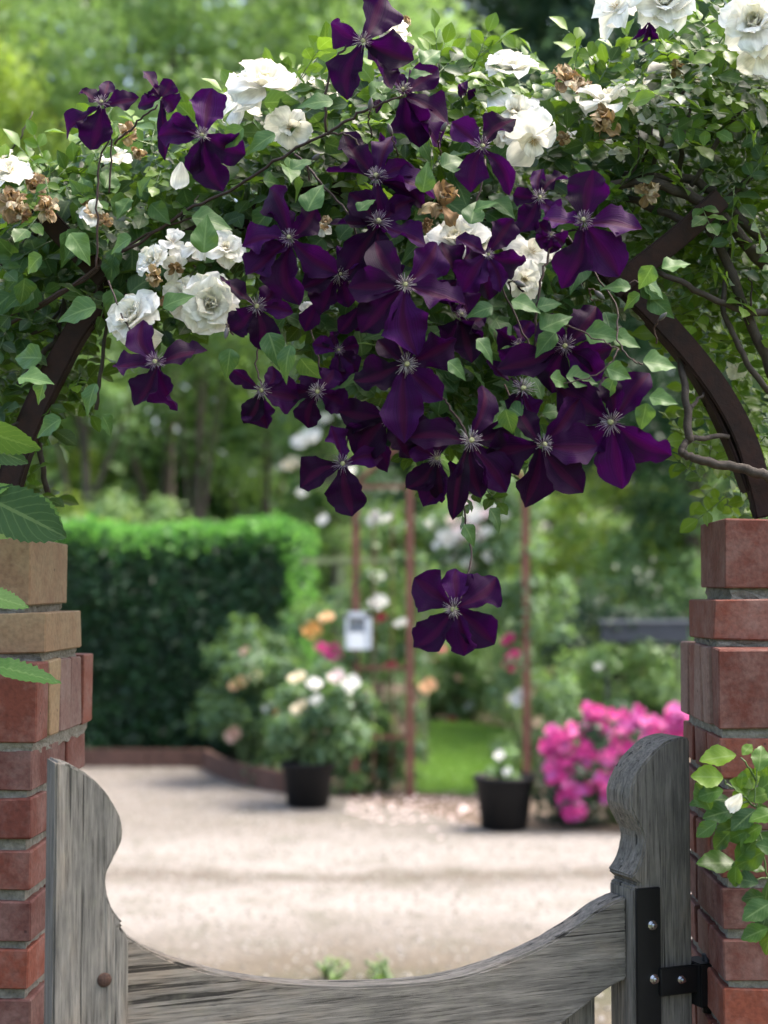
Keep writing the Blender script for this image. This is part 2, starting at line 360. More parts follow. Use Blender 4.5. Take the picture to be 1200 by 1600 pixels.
tag(link('grass', scatter_mesh('grass', T_NDL, P, D, RNG.normal(size=(n, 3)), RNG.uniform(.03, .06, n), RNG.random(n), M['grass'])), 'short green grass of the lawn behind the rusty posts', 'grass', kind='stuff')

# ------------------------------------------------------------------ brick gate pillars
_bk = {}
def brick_mesh(sx, sy, sz, var):
    k = (round(sx, 3), round(sy, 3), round(sz, 3), var)
    if k in _bk: return _bk[k]
    bm = bmesh.new(); bmesh.ops.create_cube(bm, size=1)
    for v in bm.verts: v.co = Vector((v.co.x*sx, v.co.y*sy, v.co.z*sz))+Vector([random.uniform(-.0018, .0018) for _ in range(3)])
    bmesh.ops.bevel(bm, geom=bm.edges[:], offset=.0022, segments=1, affect='EDGES')
    for v in bm.verts: v.co += Vector([random.uniform(-.0006, .0006) for _ in range(3)])
    me = bpy.data.meshes.new('brick'); bm.to_mesh(me); bm.free(); _bk[k] = me; return me
def brick(root, x0, x1, y0, y1, z0, z1, mat):
    k = (x1-x0, y1-y0, z1-z0); me = brick_mesh(*k, (mat, random.randint(0, 2)))
    if not me.materials: me.materials.append(M[mat])
    o = link('brick', me, root, ((x0+x1)/2-root.location.x, (y0+y1)/2-root.location.y, (z0+z1)/2))
    o.rotation_euler = [random.uniform(-.009, .009) for _ in range(3)]; o.location += Vector([random.uniform(-.0015, .0015) for _ in range(3)]); return o
J = .012
def course(root, X0, X1, Y0, Y1, z0, z1, bond, mats):
    """one ring of bricks; bond 0/1 alternate, 2 = bricks on edge (a row of thin ends along the inner faces)"""
    w, d = X1-X0, Y1-Y0; m = lambda: random.choice(mats)
    if bond == 0:
        for ya, yb in ((Y0, Y0+.1), (Y1-.1, Y1)):
            c = X0+(w-J)*.66; brick(root, X0, c, ya, yb, z0, z1, m()); brick(root, c+J, X1, ya, yb, z0, z1, m())
        for xa, xb in ((X0, X0+.1), (X1-.1, X1)): brick(root, xa, xb, Y0+.1+J, Y1-.1-J, z0, z1, m())
    elif bond == 1:
        for xa, xb in ((X0, X0+.1), (X1-.1, X1)):
            c = Y0+(d-J)*.64; brick(root, xa, xb, Y0, c, z0, z1, m()); brick(root, xa, xb, c+J, Y1, z0, z1, m())
        for ya, yb in ((Y0, Y0+.1), (Y1-.1, Y1)): brick(root, X0+.1+J, X1-.1-J, ya, yb, z0, z1, m())
    elif bond == 3:
        k = 3; t = (w-J*(k-1))/k
        for i in range(k): xa = X0+i*(t+J); brick(root, xa, xa+t, Y0, Y1+random.uniform(-.004, .003), z0, z1, mats[i % len(mats)])
    else:
        k = 5; t = (d-J*.9*(k-1))/k; xm = (X0+X1)/2
        for i in range(k):
            ya = Y0+i*(t+J*.9); mm = mats[i % len(mats)]
            brick(root, X0+random.uniform(-.003, .004), xm-J/2, ya, ya+t, z0, z1, mm); brick(root, xm+J/2, X1+random.uniform(-.004, .003), ya, ya+t, z0, z1, mm)
def core(root, X0, X1, Y0, Y1, z0, z1):
    bm = bmesh.new(); bmesh.ops.create_cube(bm, size=1); bmesh.ops.subdivide_edges(bm, edges=bm.edges[:], cuts=14, use_grid_fill=True)
    for v in bm.verts:
        v.co = Vector((X0+(v.co.x+.5)*(X1-X0)-root.location.x, Y0+(v.co.y+.5)*(Y1-Y0)-root.location.y, z0+(v.co.z+.5)*(z1-z0)))+Vector([random.uniform(-.003, .003) for _ in range(3)])
    me = bpy.data.meshes.new('mortar'); bm.to_mesh(me); bm.free(); link('mortar', me, root, mat=M['mortar'])
def pillar(inner, sign, Y0, Y1, label, zt, rows, steps):
    """inner: X of the face towards the gate; sign -1 pillar lies to -X; zt top of plain courses"""
    root = empty('brick_pillar', (inner+sign*.17, (Y0+Y1)/2, 0)); tag(root, label, 'pillar')
    def span(xi, w=.34): return (xi-w, xi) if sign < 0 else (xi, xi+w)
    z = zt; i = rows
    while z > .02:
        a, b = span(inner); zb = max(z-.0605, 0)
        course(root, a, b, Y0, Y1, zb, z, i % 2, ['brick']); z -= .0745; i += 1
    a, b = span(inner); core(root, a+.009, b-.009, Y0+.009, Y1-.009, 0, zt+.018)
    for (xi, w, y0, y1, z0, z1, bond, mats) in steps:
        a, b = span(xi, w); course(root, a, b, y0, y1, z0, z1, bond, mats); core(root, a+.009, b-.009, y0+.009, y1-.009, z0-.02, z1-.008)
    return root
pillar(-.602, -1, 2.30, 2.655, 'brick gate pillar with tan weathered stepped top beside the rusty-bolted gate post', 1.263, 1,
       [(-.594, .36, 2.292, 2.68, 1.277, 1.396, 2, ['brick', 'brick_tan', 'brick_grey', 'brick_grey', 'brick']),
        (-.597, .31, 2.355, 2.60, 1.410, 1.473, 3, ['brick_tan', 'brick_grey', 'brick_tan']),
        (-.626, .27, 2.36, 2.615, 1.485, 1.590, 3, ['brick_grey', 'brick_grey', 'brick_tan'])])
pillar(.440, 1, 2.30, 2.64, 'brick gate pillar with stepped red top behind the black hinge', 1.285, 0,
       [(.435, .36, 2.295, 2.625, 1.300, 1.420, 2, ['brick', 'brick_grey', 'brick_grey', 'brick', 'brick_grey']),
        (.438, .32, 2.34, 2.555, 1.431, 1.494, 3, ['brick']),
        (.4616, .28, 2.36, 2.575, 1.510, 1.618, 3, ['brick'])])

# ------------------------------------------------------------------ wooden gate, standing ajar
TH = R(24); GO = Vector((-.507, 2.035, 0)); GX = Vector((math.cos(TH), math.sin(TH), 0)); GN = Vector((-math.sin(TH), math.cos(TH), 0))
gate = empty('wooden_gate', GO, rz=TH); tag(gate, 'weathered grey wooden gate with scrolled posts and dipped top rail standing ajar', 'gate')
def guv(px, py, back=0.0):
    d = ray(px, py); o = GO+GN*back; t = (o-CAM).dot(GN)/d.dot(GN); p = CAM+d*t-GO; return p.dot(GX), p.z
def slab(name, outline, y0, y1, mat, bev=.003, parent=gate, seg=2):
    bm = bmesh.new(); vs = [bm.verts.new((x, y0, z)) for x, z in outline]; f = bm.faces.new(vs)
    r = bmesh.ops.extrude_face_region(bm, geom=[f]); bmesh.ops.translate(bm, verts=[e for e in r['geom'] if isinstance(e, bmesh.types.BMVert)], vec=(0, y1-y0, 0))
    bmesh.ops.recalc_face_normals(bm, faces=bm.faces[:])
    if bev:
        ee = [e for e in bm.edges if len(e.link_faces) == 2 and e.calc_face_angle(0) > .6]
        bmesh.ops.bevel(bm, geom=ee, offset=bev, segments=seg, affect='EDGES')
    for v in bm.verts: v.co += Vector([random.uniform(-.0005, .0005) for _ in range(3)])
    me = bpy.data.meshes.new(name); bm.to_mesh(me); bm.free(); return link(name, me, parent, mat=mat)
def smooth2(pts, k=3): return [(p.x, p.y) for p in spline([Vector((a, b, 0)) for a, b in pts], k)]
L = [guv(*q) for q in ((88, 1189), (118, 1199), (148, 1219), (172, 1247), (187, 1275), (192, 1298), (188, 1320), (175, 1346), (166, 1368), (168, 1398), (178, 1424), (193, 1443))]
bx = guv(201, 1500)[0]; lx = guv(84, 1400)[0]
slab('post', [(lx, .06), (lx, L[0][1]-.004)] + smooth2(L) + [guv(186, 1447), guv(196, 1458), (bx, guv(201, 1470)[1]), (bx, .06)], 0, .068, M['wood_v'])
Rr = [guv(*q) for q in ((987, 1371), (999, 1350), (1006, 1326), (1006, 1306), (998, 1289), (987, 1266), (985, 1240), (992, 1217), (1005, 1195), (1025, 1172), (1046, 1157), (1070, 1151))]
rx = guv(1081, 1400)[0]; ix = guv(991, 1450)[0]
slab('post', [(ix, .06), (ix, guv(991, 1389)[1]), guv(1000, 1382)] + smooth2(Rr) + [(rx, Rr[-1][1]-.004), (rx, .06)], 0, .075, M['wood_v'])
rb = .022
top = [guv(*q, rb) for q in ((200, 1462), (240, 1488), (300, 1511), (380, 1530), (460, 1539), (560, 1542), (680, 1534), (760, 1515), (840, 1483), (900, 1448), (945, 1416), (980, 1401))]
top[0] = (bx+.001, top[0][1]); top[-1] = (ix-.001, top[-1][1]); ts = smooth2(top)
bot = [(x, z-.128-.012*math.sin(math.pi*(x-bx)/(ix-bx))) for x, z in ts]
slab('top_rail', ts + bot[::-1], rb, rb+.046, M['wood_h'])
slab('bottom_rail', [(bx+.001, .16), (ix-.001, .16), (ix-.001, .26), (bx+.001, .26)], rb, rb+.046, M['wood_h'])
for k in range(6):
    x = bx+.055+k*(ix-bx-.135)/5; z1 = np.interp(x+.03, [b[0] for b in bot], [b[1] for b in bot])+.04
    slab('picket', [(x, .1), (x+.052, .1), (x+.052, z1), (x, z1)], rb+.05, rb+.072, M['wood_v'])
# iron hinge on the gate: strap, clamp, bolts
hz = empty('hinge', (0, 0, 0), gate)
s0, s1 = guv(991, 1450)[0]+.001, guv(1029, 1450)[0]; zt = guv(1010, 1387)[1]
slab('strap', [(s0, .2), (s0, zt), (s1, zt), (s1, .2)], -.0065, -.0005, M['blackiron'], .001, hz)
c0, c1 = guv(1030, 1527)[0], guv(1086, 1527)[0]; za, zb = guv(1055, 1507)[1], guv(1055, 1551)[1]
slab('clamp', [(c0-.006, zb), (c0-.006, za), (c1+.006, za), (c1+.006, zb)], -.014, -.0075, M['blackiron'], .0015, hz)
slab('bracket', [(c1-.004, zb-.022), (c1-.004, za+.002), (c1+.026, za+.002), (c1+.03, za-.02), (c1+.03, zb-.012), (c1+.014, zb-.022)], -.022, .03, M['blackiron'], .002, hz)
mb = MB(); mb.tube([(c1+.02, -.004, zb-.035), (c1+.02, -.004, za+.012)], .0085, 10); mb.build('pin', M['blackiron'], hz, True)
def bolt(name, px, py, mat, y, r, parent):
    x, z = guv(px, py); mb = MB()
    mb.tube([(x, y, z), (x, y-.0016, z)], r*1.35, 14); mb.tube([(x, y-.0016, z), (x, y-.007, z)], r, 6); mb.tube([(x, y-.007, z), (x, y-.0105, z)], r*.55, 10)
    return mb.build(name, mat, parent)
bolt('bolt', 1015, 1444, M['zinc'], -.0066, .0058, hz); bolt('bolt', 1018, 1528, M['zinc'], -.0066, .0058, hz)
bolt('bolt', 1056, 1527, M['zinc'], -.0142, .0048, hz)
bm = bmesh.new(); bmesh.ops.create_uvsphere(bm, u_segments=12, v_segments=7, radius=.010)
for v in bm.verts: v.co.y = v.co.y*.45 if v.co.y < 0 else v.co.y*.1
me = bpy.data.meshes.new('bolt'); bm.to_mesh(me); bm.free(); x, z = guv(163, 1531); link('bolt', me, gate, (x, -.0005, z), M['rustbolt'])
# ------------------------------------------------------------------ garden behind: leaf materials
G = {}
G['bright'] = leaf_mat('bright_tree_leaf', [(0, (.08, .16, .025)), (.5, (.15, .25, .04)), (1, (.27, .36, .06))], .5, (.4, .55, .06), vein=0)
G['mid'] = leaf_mat('tree_leaf', [(0, (.055, .115, .042)), (.5, (.105, .19, .07)), (1, (.19, .29, .09))], .5, vein=0)
G['soft'] = leaf_mat('shrub_leaf', [(0, (.105, .19, .08)), (.5, (.19, .31, .14)), (1, (.31, .43, .21))], .52, vein=0)
G['dark'] = leaf_mat('dark_tree_leaf', [(0, (.012, .03, .018)), (.5, (.025, .055, .03)), (1, (.05, .10, .045))], .3, (.08, .16, .06), vein=0)
G['far'] = leaf_mat('far_tree_leaf', [(0, (.032, .066, .042)), (.5, (.062, .115, .068)), (1, (.11, .18, .10))], .45, (.12, .22, .08), vein=0)
G['grey'] = leaf_mat('rose_bush_leaf', [(0, (.05, .10, .055)), (.5, (.10, .18, .10)), (1, (.20, .30, .17))], .42, vein=0)
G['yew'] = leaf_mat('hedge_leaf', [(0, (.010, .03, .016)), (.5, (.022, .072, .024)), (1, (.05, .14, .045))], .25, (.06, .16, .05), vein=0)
G['yew_lit_tip'] = leaf_mat('hedge_lit_new_growth', [(0, (.05, .16, .035)), (.5, (.11, .29, .055)), (1, (.19, .40, .08))], .5, (.2, .5, .08), vein=0)  # new growth, also paints the light caught by hedge top and end
BARK = plain('bark', (.10, .08, .06), .9, var=.5, scale=14, bump=.9)

def clump_points(centers, rad, n, squash=.8):
    k = len(centers); idx = RNG.integers(0, k, n); u = unit(n); r = RNG.random(n)**.45
    off = u*(r*np.asarray(rad)[idx])[:, None]; off[:, 2] *= squash
    return np.asarray(centers)[idx]+off, u, idx
def foliage(name, parent, centers, rad, n, size, mat, tint_clump=.5, up=.8, squash=.8, tmpl=None, kind=None):
    P, u, idx = clump_points(centers, rad, n, squash); k = len(centers)
    ct = RNG.random(k); tint = np.clip(ct[idx]*tint_clump+RNG.random(n)*(1-tint_clump), 0, 1)
    N = u*.7+np.array((0, 0, up))+RNG.normal(size=(n, 3))*.45
    D = np.cross(N, RNG.normal(size=(n, 3)))+np.array((0, 0, -.25))
    P = P-np.array(parent.location)
    o = link(name, scatter_mesh(name, tmpl or T_BG, P, D, N, RNG.uniform(.65, 1.35, n)*size, tint, mat), parent)
    if kind: o['kind'] = kind
    return o
def tree(name, label, base, h, cz, rad, nclump, crad, nleaf, size, mat, group=None, trunk=.14, lean=0.0, limbs=7, cat='tree'):
    bx_, by_ = base; root = empty(name, (bx_, by_, 0)); tag(root, label, cat, group)
    u = unit(nclump); r = RNG.random(nclump)**.4
    C = u*r[:, None]*np.array(rad)+np.array((bx_+lean, by_, cz)); C[:, 2] = np.maximum(C[:, 2], .35)
    foliage('crown', root, C, RNG.uniform(.6, 1.3, nclump)*crad, nleaf, size, G[mat], .6)
    mb = MB(); top_ = Vector((lean, 0, cz+rad[2]*.3)); pts = spline([Vector((0, 0, -.05)), Vector((lean*.2+random.uniform(-.1, .1), 0, h*.35)), Vector((lean*.6, random.uniform(-.1, .1), h*.7)), top_], 4)
    mb.tube(pts, taper(len(pts), trunk, trunk*.3), 8, jit=.1)
    for i in range(limbs):
        c = Vector(C[random.randrange(nclump)])-Vector((bx_, by_, 0)); s = pts[random.randint(len(pts)//3, len(pts)-2)]
        q = spline([s, s*.5+c*.5+Vector((0, 0, .15*random.random())), c], 3); mb.tube(q, taper(len(q), trunk*.4, trunk*.08), 5)
    mb.build('trunk', BARK, root, True); return root

def X(px, Y): return (px-668)/FPX*Y
def Z(py, Y): return 1.5-(py-930)/FPX*Y
# far wood: a closed row of big trees
for i, (x, y, cz, rx_, rz, mt, lab) in enumerate([
        (-11, 30, 8, 4.5, 8, 'mid', 'tall mid-green tree behind the bright yellow-green tree'),
        (-5, 33, 9, 5, 9, 'mid', 'broad green tree rising behind the hedge and trunks'),
        (1.0, 34, 10, 4.5, 10, 'far', 'tall blue-green tree in the gap above the white roses'),
        (5.5, 31, 10, 4.5, 10, 'far', 'tall dark evergreen towering over the bright shrubs'),
        (3.5, 41, 12, 9, 13, 'far', 'widest dark evergreen standing behind the other far trees'),
        (11, 30, 8, 5, 8, 'mid', 'broad green tree behind the dark evergreen')]):
    tree('far_tree', lab, (x, y), 8, cz, (rx_, 2.5, rz), 150, 1.6, 26000, .32, mt, 'far trees closing the garden', .3)
# upper left: light yellow-green trees
tree('garden_tree', 'bright yellow-green tree high above the clipped hedge', (-3.6, 21), 6, 8.6, (4.2, 1.8, 3.6), 110, .8, 20000, .13, 'soft', None, .16)
tree('garden_tree', 'pale lime feathery tree at the far end of the hedge', (-6.4, 19), 6, 6.8, (2.0, 1.6, 3.8), 70, .65, 12000, .10, 'bright', None, .13)
tree('garden_tree', 'airy green tree beside the tall blue-green tree', (-1.2, 24), 6, 9.4, (1.8, 1.4, 2.6), 40, .8, 7000, .14, 'mid', None, .14)
# behind the hedge: slender trunks and loose crowns
for (px, Y, cz, rx_, rz, mt, tr, lean, lab) in [
        (155, 18.0, 4.6, 1.2, 1.5, 'soft', .10, -.3, 'dark forked tree trunk with loose light crown behind the hedge'),
        (285, 19.0, 4.8, 1.3, 1.7, 'mid', .07, .3, 'thin leaning tree behind the middle of the hedge'),
        (60, 19.5, 4.4, 1.1, 1.6, 'bright', .06, 0, 'thin lime-leaved tree behind the left pillar'),
        (410, 20.0, 4.4, 1.1, 1.9, 'mid', .08, .1, 'bushy green tree behind the hedge corner'),
        (520, 17.5, 4.0, .8, 1.8, 'dark', .08, 0, 'dark narrow tree behind the rusty trellis')]:
    tree('young_tree', lab.replace('left pillar', 'tan-topped pillar'), (X(px, Y), Y), 3.6, cz, (rx_, .9, rz), 34, .42, 5200, .085, mt, 'slender trees behind the hedge', tr, lean)
for (px, Y, h, w, mt, lab) in [
        (120, 17.2, 2.6, 1.1, 'bright', 'lime-green bush showing over the hedge beside the forked trunk'),
        (230, 17.6, 2.9, 1.0, 'soft', 'light green bush showing over the middle of the hedge'),
        (350, 17.4, 2.5, 1.1, 'bright', 'yellow-green bush showing over the hedge towards its corner'),
        (455, 18.2, 2.7, .9, 'mid', 'green bush showing over the hedge corner'),
        (590, 19.5, 3.2, 1.1, 'mid', 'green shrub standing behind the rusty trellis'),
        (720, 21.0, 3.4, 1.2, 'mid', 'green shrub standing between the rusty posts'),
        (860, 17.0, 3.1, 1.0, 'soft', 'fresh green shrub behind the rose-clad post'),
        (950, 16.0, 2.75, 1.0, 'bright', 'bright lime shrub above the dark trough'),
        (1060, 15.5, 2.8, 1.0, 'soft', 'light green shrub beside the red-topped pillar'),
        (1180, 16.5, 3.0, 1.2, 'soft', 'light green shrub behind the red-topped pillar')]:
    tree('shrub', lab, (X(px, Y), Y), h*.6, h*.55, (w, .7, h*.46), 46, .3, 7000, .075, mt, 'shrubs closing the garden', .05, 0, 9, 'shrub')
tree('dark_tree', 'dark dense tree behind the right end of the iron arch'.replace('right end of the ', ''), (2.65, 15.5), 4, 3.7, (1.15, .8, 1.6), 60, .42, 17000, .06, 'yew', None, .12)
tree('dark_bush', 'dark green bush behind the trough', (X(985, 14), 14), .8, 1.15, (.8, .4, .55), 26, .28, 5000, .05, 'dark', None, .05, cat='bush')

# ------------------------------------------------------------------ clipped hedge
HY, HX, HB, HT = 13.6, X(443, 13.6), 16.3, 2.08
hedge = empty('clipped_hedge', ((HX-7)/2, 15, 0)); tag(hedge, 'dark green clipped hedge with new growth and painted light along its top and end', 'hedge')
mb = MB(); mb.box(((HX-7.3)/2-hedge.location.x, 0, HT/2-.1), ((HX+6.7)/2, (HB-HY)/2-.12, HT/2-.05)); mb.build('twig_core', plain('hedge_twigs', (.03, .035, .02), .95, scale=20), hedge)
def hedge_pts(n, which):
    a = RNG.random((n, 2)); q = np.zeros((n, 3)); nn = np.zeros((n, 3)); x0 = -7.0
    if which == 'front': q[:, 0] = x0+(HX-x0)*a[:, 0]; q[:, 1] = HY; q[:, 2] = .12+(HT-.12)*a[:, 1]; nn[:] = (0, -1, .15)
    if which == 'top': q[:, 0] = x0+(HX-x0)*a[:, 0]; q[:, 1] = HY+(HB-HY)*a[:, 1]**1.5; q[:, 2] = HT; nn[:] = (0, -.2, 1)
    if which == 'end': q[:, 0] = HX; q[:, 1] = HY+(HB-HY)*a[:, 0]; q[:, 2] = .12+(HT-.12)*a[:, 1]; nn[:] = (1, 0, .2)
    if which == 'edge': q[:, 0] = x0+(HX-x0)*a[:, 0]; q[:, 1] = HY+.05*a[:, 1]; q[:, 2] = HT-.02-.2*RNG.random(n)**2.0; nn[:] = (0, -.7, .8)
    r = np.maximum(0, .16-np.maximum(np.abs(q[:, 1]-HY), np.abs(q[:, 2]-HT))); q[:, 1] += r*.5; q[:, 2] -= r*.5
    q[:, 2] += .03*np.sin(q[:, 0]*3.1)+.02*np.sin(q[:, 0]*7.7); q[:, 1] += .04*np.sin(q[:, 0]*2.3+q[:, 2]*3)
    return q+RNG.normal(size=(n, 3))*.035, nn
for nm, which, n, mt, sz in (('leaves', 'front', 26000, 'yew', .06), ('leaves', 'end', 7000, 'yew', .06), ('new_growth', 'top', 16000, 'yew_lit_tip', .075), ('new_growth', 'edge', 7000, 'yew_lit_tip', .075), ('new_growth', 'end', 14000, 'yew_lit_tip', .075)):
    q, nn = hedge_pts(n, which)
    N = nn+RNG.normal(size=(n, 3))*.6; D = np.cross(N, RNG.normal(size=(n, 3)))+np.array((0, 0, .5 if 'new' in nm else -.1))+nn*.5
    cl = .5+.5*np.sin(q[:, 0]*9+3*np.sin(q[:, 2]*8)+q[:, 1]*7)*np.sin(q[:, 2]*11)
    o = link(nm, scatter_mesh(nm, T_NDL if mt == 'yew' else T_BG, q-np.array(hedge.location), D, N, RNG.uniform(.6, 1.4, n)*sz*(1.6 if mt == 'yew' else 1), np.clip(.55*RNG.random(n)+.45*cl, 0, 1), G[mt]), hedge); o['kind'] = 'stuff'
# low timber edging below the hedge, and a curved run round the rose bed
TIM = plain('edging_timber', (.13, .065, .045), .85, var=.5, scale=9, bump=.5)
def board_run(label, pts, h, t=.045, nseg=None):
    root = empty('timber_edging', (pts[0][0], pts[0][1], 0)); tag(root, label, 'edging')
    for a, b in zip(pts[:-1], pts[1:]):
        a, b = Vector((a[0], a[1], 0)), Vector((b[0], b[1], 0)); d = b-a; mb = MB()
        Mx = Matrix.Translation(a-Vector(root.location)+d/2) @ Matrix.Rotation(math.atan2(d.y, d.x), 4, 'Z')
        mb.box((0, 0, h/2-.02), (d.length/2-.004, t/2, h/2+.02), Mx); mb.build('board', TIM, root)
    return root
bb = [(X(px, 13.3), 13.3) for px in (-500, -250, -20, 140, 230, 320)]
board_run('straight low brown timber edging along the foot of the hedge', bb, .15)
bb = [(X(px, Y), Y) for px, Y in ((322, 13.2), (345, 12.6), (375, 12.15), (405, 11.85), (440, 11.6), (480, 11.45))]
board_run('curved low brown timber edging round the rose bed', bb, .16)

# ------------------------------------------------------------------ roses in the garden
def flat_col(name, c, tr=.25): return thin(name, [(0, tuple(x*.8 for x in c)), (1, c)], tr, c, .6)
BC = {'white': flat_col('white_bloom', (.80, .79, .74)), 'cream': flat_col('cream_bloom', (.78, .68, .48)), 'apricot': flat_col('apricot_bloom', (.78, .50, .28)), 'peach': flat_col('peach_bloom', (.74, .50, .40)),
      'orange': flat_col('amber_bloom', (.75, .42, .14)), 'pink': flat_col('hot_pink_bloom', (.66, .06, .20)), 'magenta': flat_col('magenta_bloom', (.60, .05, .26)), 'rosepink': flat_col('rose_pink_bloom', (.74, .17, .42)),
      'orchid': flat_col('orchid_bloom', (.50, .10, .34)), 'red': flat_col('red_bloom', (.42, .02, .07)), 'blush': flat_col('blush_bloom', (.80, .66, .64))}
_bl = {}
def bloom_mesh(col, kind='rose'):
    k = (col, kind)
    if k in _bl: return _bl[k]
    mb = MB(); whorls = ((6, 1.0, .35, .9), (5, .72, .62, .75), (4, .42, .75, .55)) if kind == 'rose' else ((5, 1.0, .25, .8), (5, .6, .5, .6))
    for (m_, rr, zz, ww) in whorls:
        for i in range(m_):
            a = 2*math.pi*(i+.37*len(mb.v))/m_; c, s = math.cos(a), math.sin(a); w = rr*ww*.62
            def pt(u, v_, h): return (c*u-s*v_, s*u+c*v_, h)
            t = random.random()
            mb.add([pt(.02, 0, 0), pt(rr*.6, -w, zz*.45), pt(rr, -w*.5, zz*.8), pt(rr*1.02, w*.5, zz*.78), pt(rr*.62, w, zz*.47), pt(rr*.55, 0, zz*.3)],
                   [(0, 1, 5), (1, 2, 5), (2, 3, 5), (3, 4, 5), (4, 0, 5)], None, t)
    _bl[k] = mb.mesh('blossom', BC[col], True); return _bl[k]
def bloom(root, px, py, Y, rpx, col, kind='rose', name='blossom'):
    p = at(px, py, Y); r = rpx/FPX*Y; o = link(name, bloom_mesh(col, kind), root, p-Vector(root.location))
    ax = Vector((random.uniform(-.6, .6), -1+random.uniform(-.2, .5), random.uniform(.1, 1.1))); q = ax.to_track_quat('Z', 'Y'); o.rotation_mode = 'QUATERNION'; o.rotation_quaternion = q; o.scale = (r, r, r); return o
def bush(name, label, px0, px1, py0, py1, Y, nleaf, size, mat, blooms=(), nclump=30, depth=.35, crad=.16, group=None, stems=8, base=None, cat='rose bush', up=.8, kind='rose'):
    x0, x1, z0, z1 = X(px0, Y), X(px1, Y), Z(py1, Y), Z(py0, Y)
    b = base or ((x0+x1)/2, Y, 0); root = empty(name, b); tag(root, label, cat, group)
    C = np.stack([RNG.uniform(x0, x1, nclump), RNG.uniform(Y-depth, Y+depth, nclump), RNG.uniform(min(max(z0, .05), z1-.01), z1, nclump)], 1)
    m = (((C[:, 0]-(x0+x1)/2)/((x1-x0)/2))**2+np.maximum(0, (C[:, 2]-(z0+z1)/2)/((z1-z0)/2))**2) < 1.15; C = C[m]
    foliage('foliage', root, C, RNG.uniform(.6, 1.3, len(C))*crad, nleaf, size, G[mat], .5, up)
    for i in range(stems):
        c = Vector(C[random.randrange(len(C))])-Vector(b); s = Vector((random.uniform(-.06, .06), random.uniform(-.06, .06), 0)); mb = MB()
        q = spline([s, s*.45+c*.5+Vector((random.uniform(-.08, .08), 0, .05)), c], 4); mb.tube(q, taper(len(q), .011, .004), 5); mb.build('stem', M['greenstem'], root, True)
    for (px, py, r, c) in blooms: bloom(root, px, py, Y-depth*.9+random.uniform(-.05, .05), r, c, kind)
    return root
bush('rose_bush', 'apricot rose bush growing between the hedge and the curved edging', 335, 450, 985, 1200, 12.3, 4200, .06, 'grey', [(375, 1070, 17, 'apricot'), (397, 1055, 11, 'cream'), (420, 1105, 10, 'white'), (436, 1112, 16, 'apricot'), (365, 1147, 14, 'peach'), (383, 1018, 8, 'peach')], 34, .4, .17)
bush('rose_bush', 'tall amber rose bush at the lit hedge end', 425, 530, 945, 1180, 12.8, 3400, .06, 'grey', [(485, 985, 17, 'orange'), (510, 966, 12, 'apricot'), (500, 1012, 11, 'magenta'), (520, 1018, 14, 'magenta'), (530, 1028, 10, 'magenta'), (545, 990, 10, 'blush')], 28, .3, .18)
bush('potted_rose', 'cream rose growing in the black pot by the curved edging', 430, 575, 1050, 1190, 10.9, 3800, .055, 'grey', [(465, 1060, 14, 'cream'), (490, 1070, 13, 'white'), (470, 1107, 15, 'cream'), (493, 1094, 10, 'white'), (525, 1057, 13, 'blush'), (547, 1068, 15, 'white'), (540, 1085, 9, 'white')], 30, .25, .13, base=(X(482, 10.9), 10.9, .24))
bush('bedding_plant', 'low leafy green plant at the foot of the rusty trellis', 500, 650, 1110, 1220, 11.7, 2600, .05, 'soft', (), 24, .25, .12, stems=5, cat='plant')
bush('climbing_rose_bush', 'white rose climbing the rusty trellis beside the white box', 535, 665, 800, 1230, 11.7, 3600, .05, 'grey', [(588, 902, 12, 'white'), (590, 942, 16, 'white'), (628, 975, 12, 'white'), (585, 810, 14, 'white'), (606, 812, 12, 'white'), (668, 1072, 14, 'apricot'), (505, 812, 9, 'white'), (595, 965, 9, 'red'), (610, 1040, 10, 'red')], 40, .2, .13, stems=7)
bush('climbing_rose_bush', 'white rose climbing the single rusty post by the lawn', 770, 885, 830, 1180, 11.55, 3600, .05, 'grey', [(813, 1090, 17, 'white'), (798, 1040, 16, 'pink'), (795, 1000, 12, 'pink'), (802, 1025, 12, 'pink'), (735, 990, 8, 'pink'), (750, 998, 9, 'pink')], 40, .2, .14, stems=7)
rb_ = [(x_, y_, r_, 'blush') for x_, y_, r_ in ((700, 880, 12), (770, 870, 11), (720, 860, 13))]+[(random.gauss(735, 30), random.gauss(835, 22), random.uniform(8, 13), random.choice(['white', 'blush', 'white'])) for _ in range(34)]
bush('rambling_rose', 'blush white rambling rose massed on the trellis arch', 660, 830, 740, 900, 12.4, 3600, .055, 'grey', rb_, 30, .25, .17, stems=6, base=(X(822, 12.2), 12.3, 0))
bush('white_rose_tree', 'tall white rose reaching above the hedge end', 440, 560, 640, 850, 17.0, 3000, .06, 'mid', [(480, 688, 24, 'white'), (455, 726, 15, 'cream'), (505, 655, 12, 'white'), (545, 735, 10, 'white'), (470, 770, 9, 'white'), (540, 640, 12, 'white')], 30, .3, .2, base=(X(500, 17), 17.0, 0), stems=6)
bush('border_plant', 'mixed green border plants at the far edge of the lawn', 655, 810, 985, 1118, 18.2, 6500, .075, 'soft', [(705, 1130, 12, 'red'), (735, 1103, 8, 'white'), (690, 1015, 7, 'pink'), (662, 1000, 8, 'pink'), (715, 1060, 7, 'peach'), (738, 1070, 6, 'cream'), (680, 1030, 6, 'red')], 46, .4, .24, stems=6, cat='plant')
bush('border_plant', 'green border plants below the wooden rail fence', 850, 1075, 1010, 1150, 13.0, 6000, .06, 'soft', [(890, 1075, 6, 'blush'), (935, 1042, 7, 'white')], 46, .35, .2, stems=6, cat='plant')
pk = []
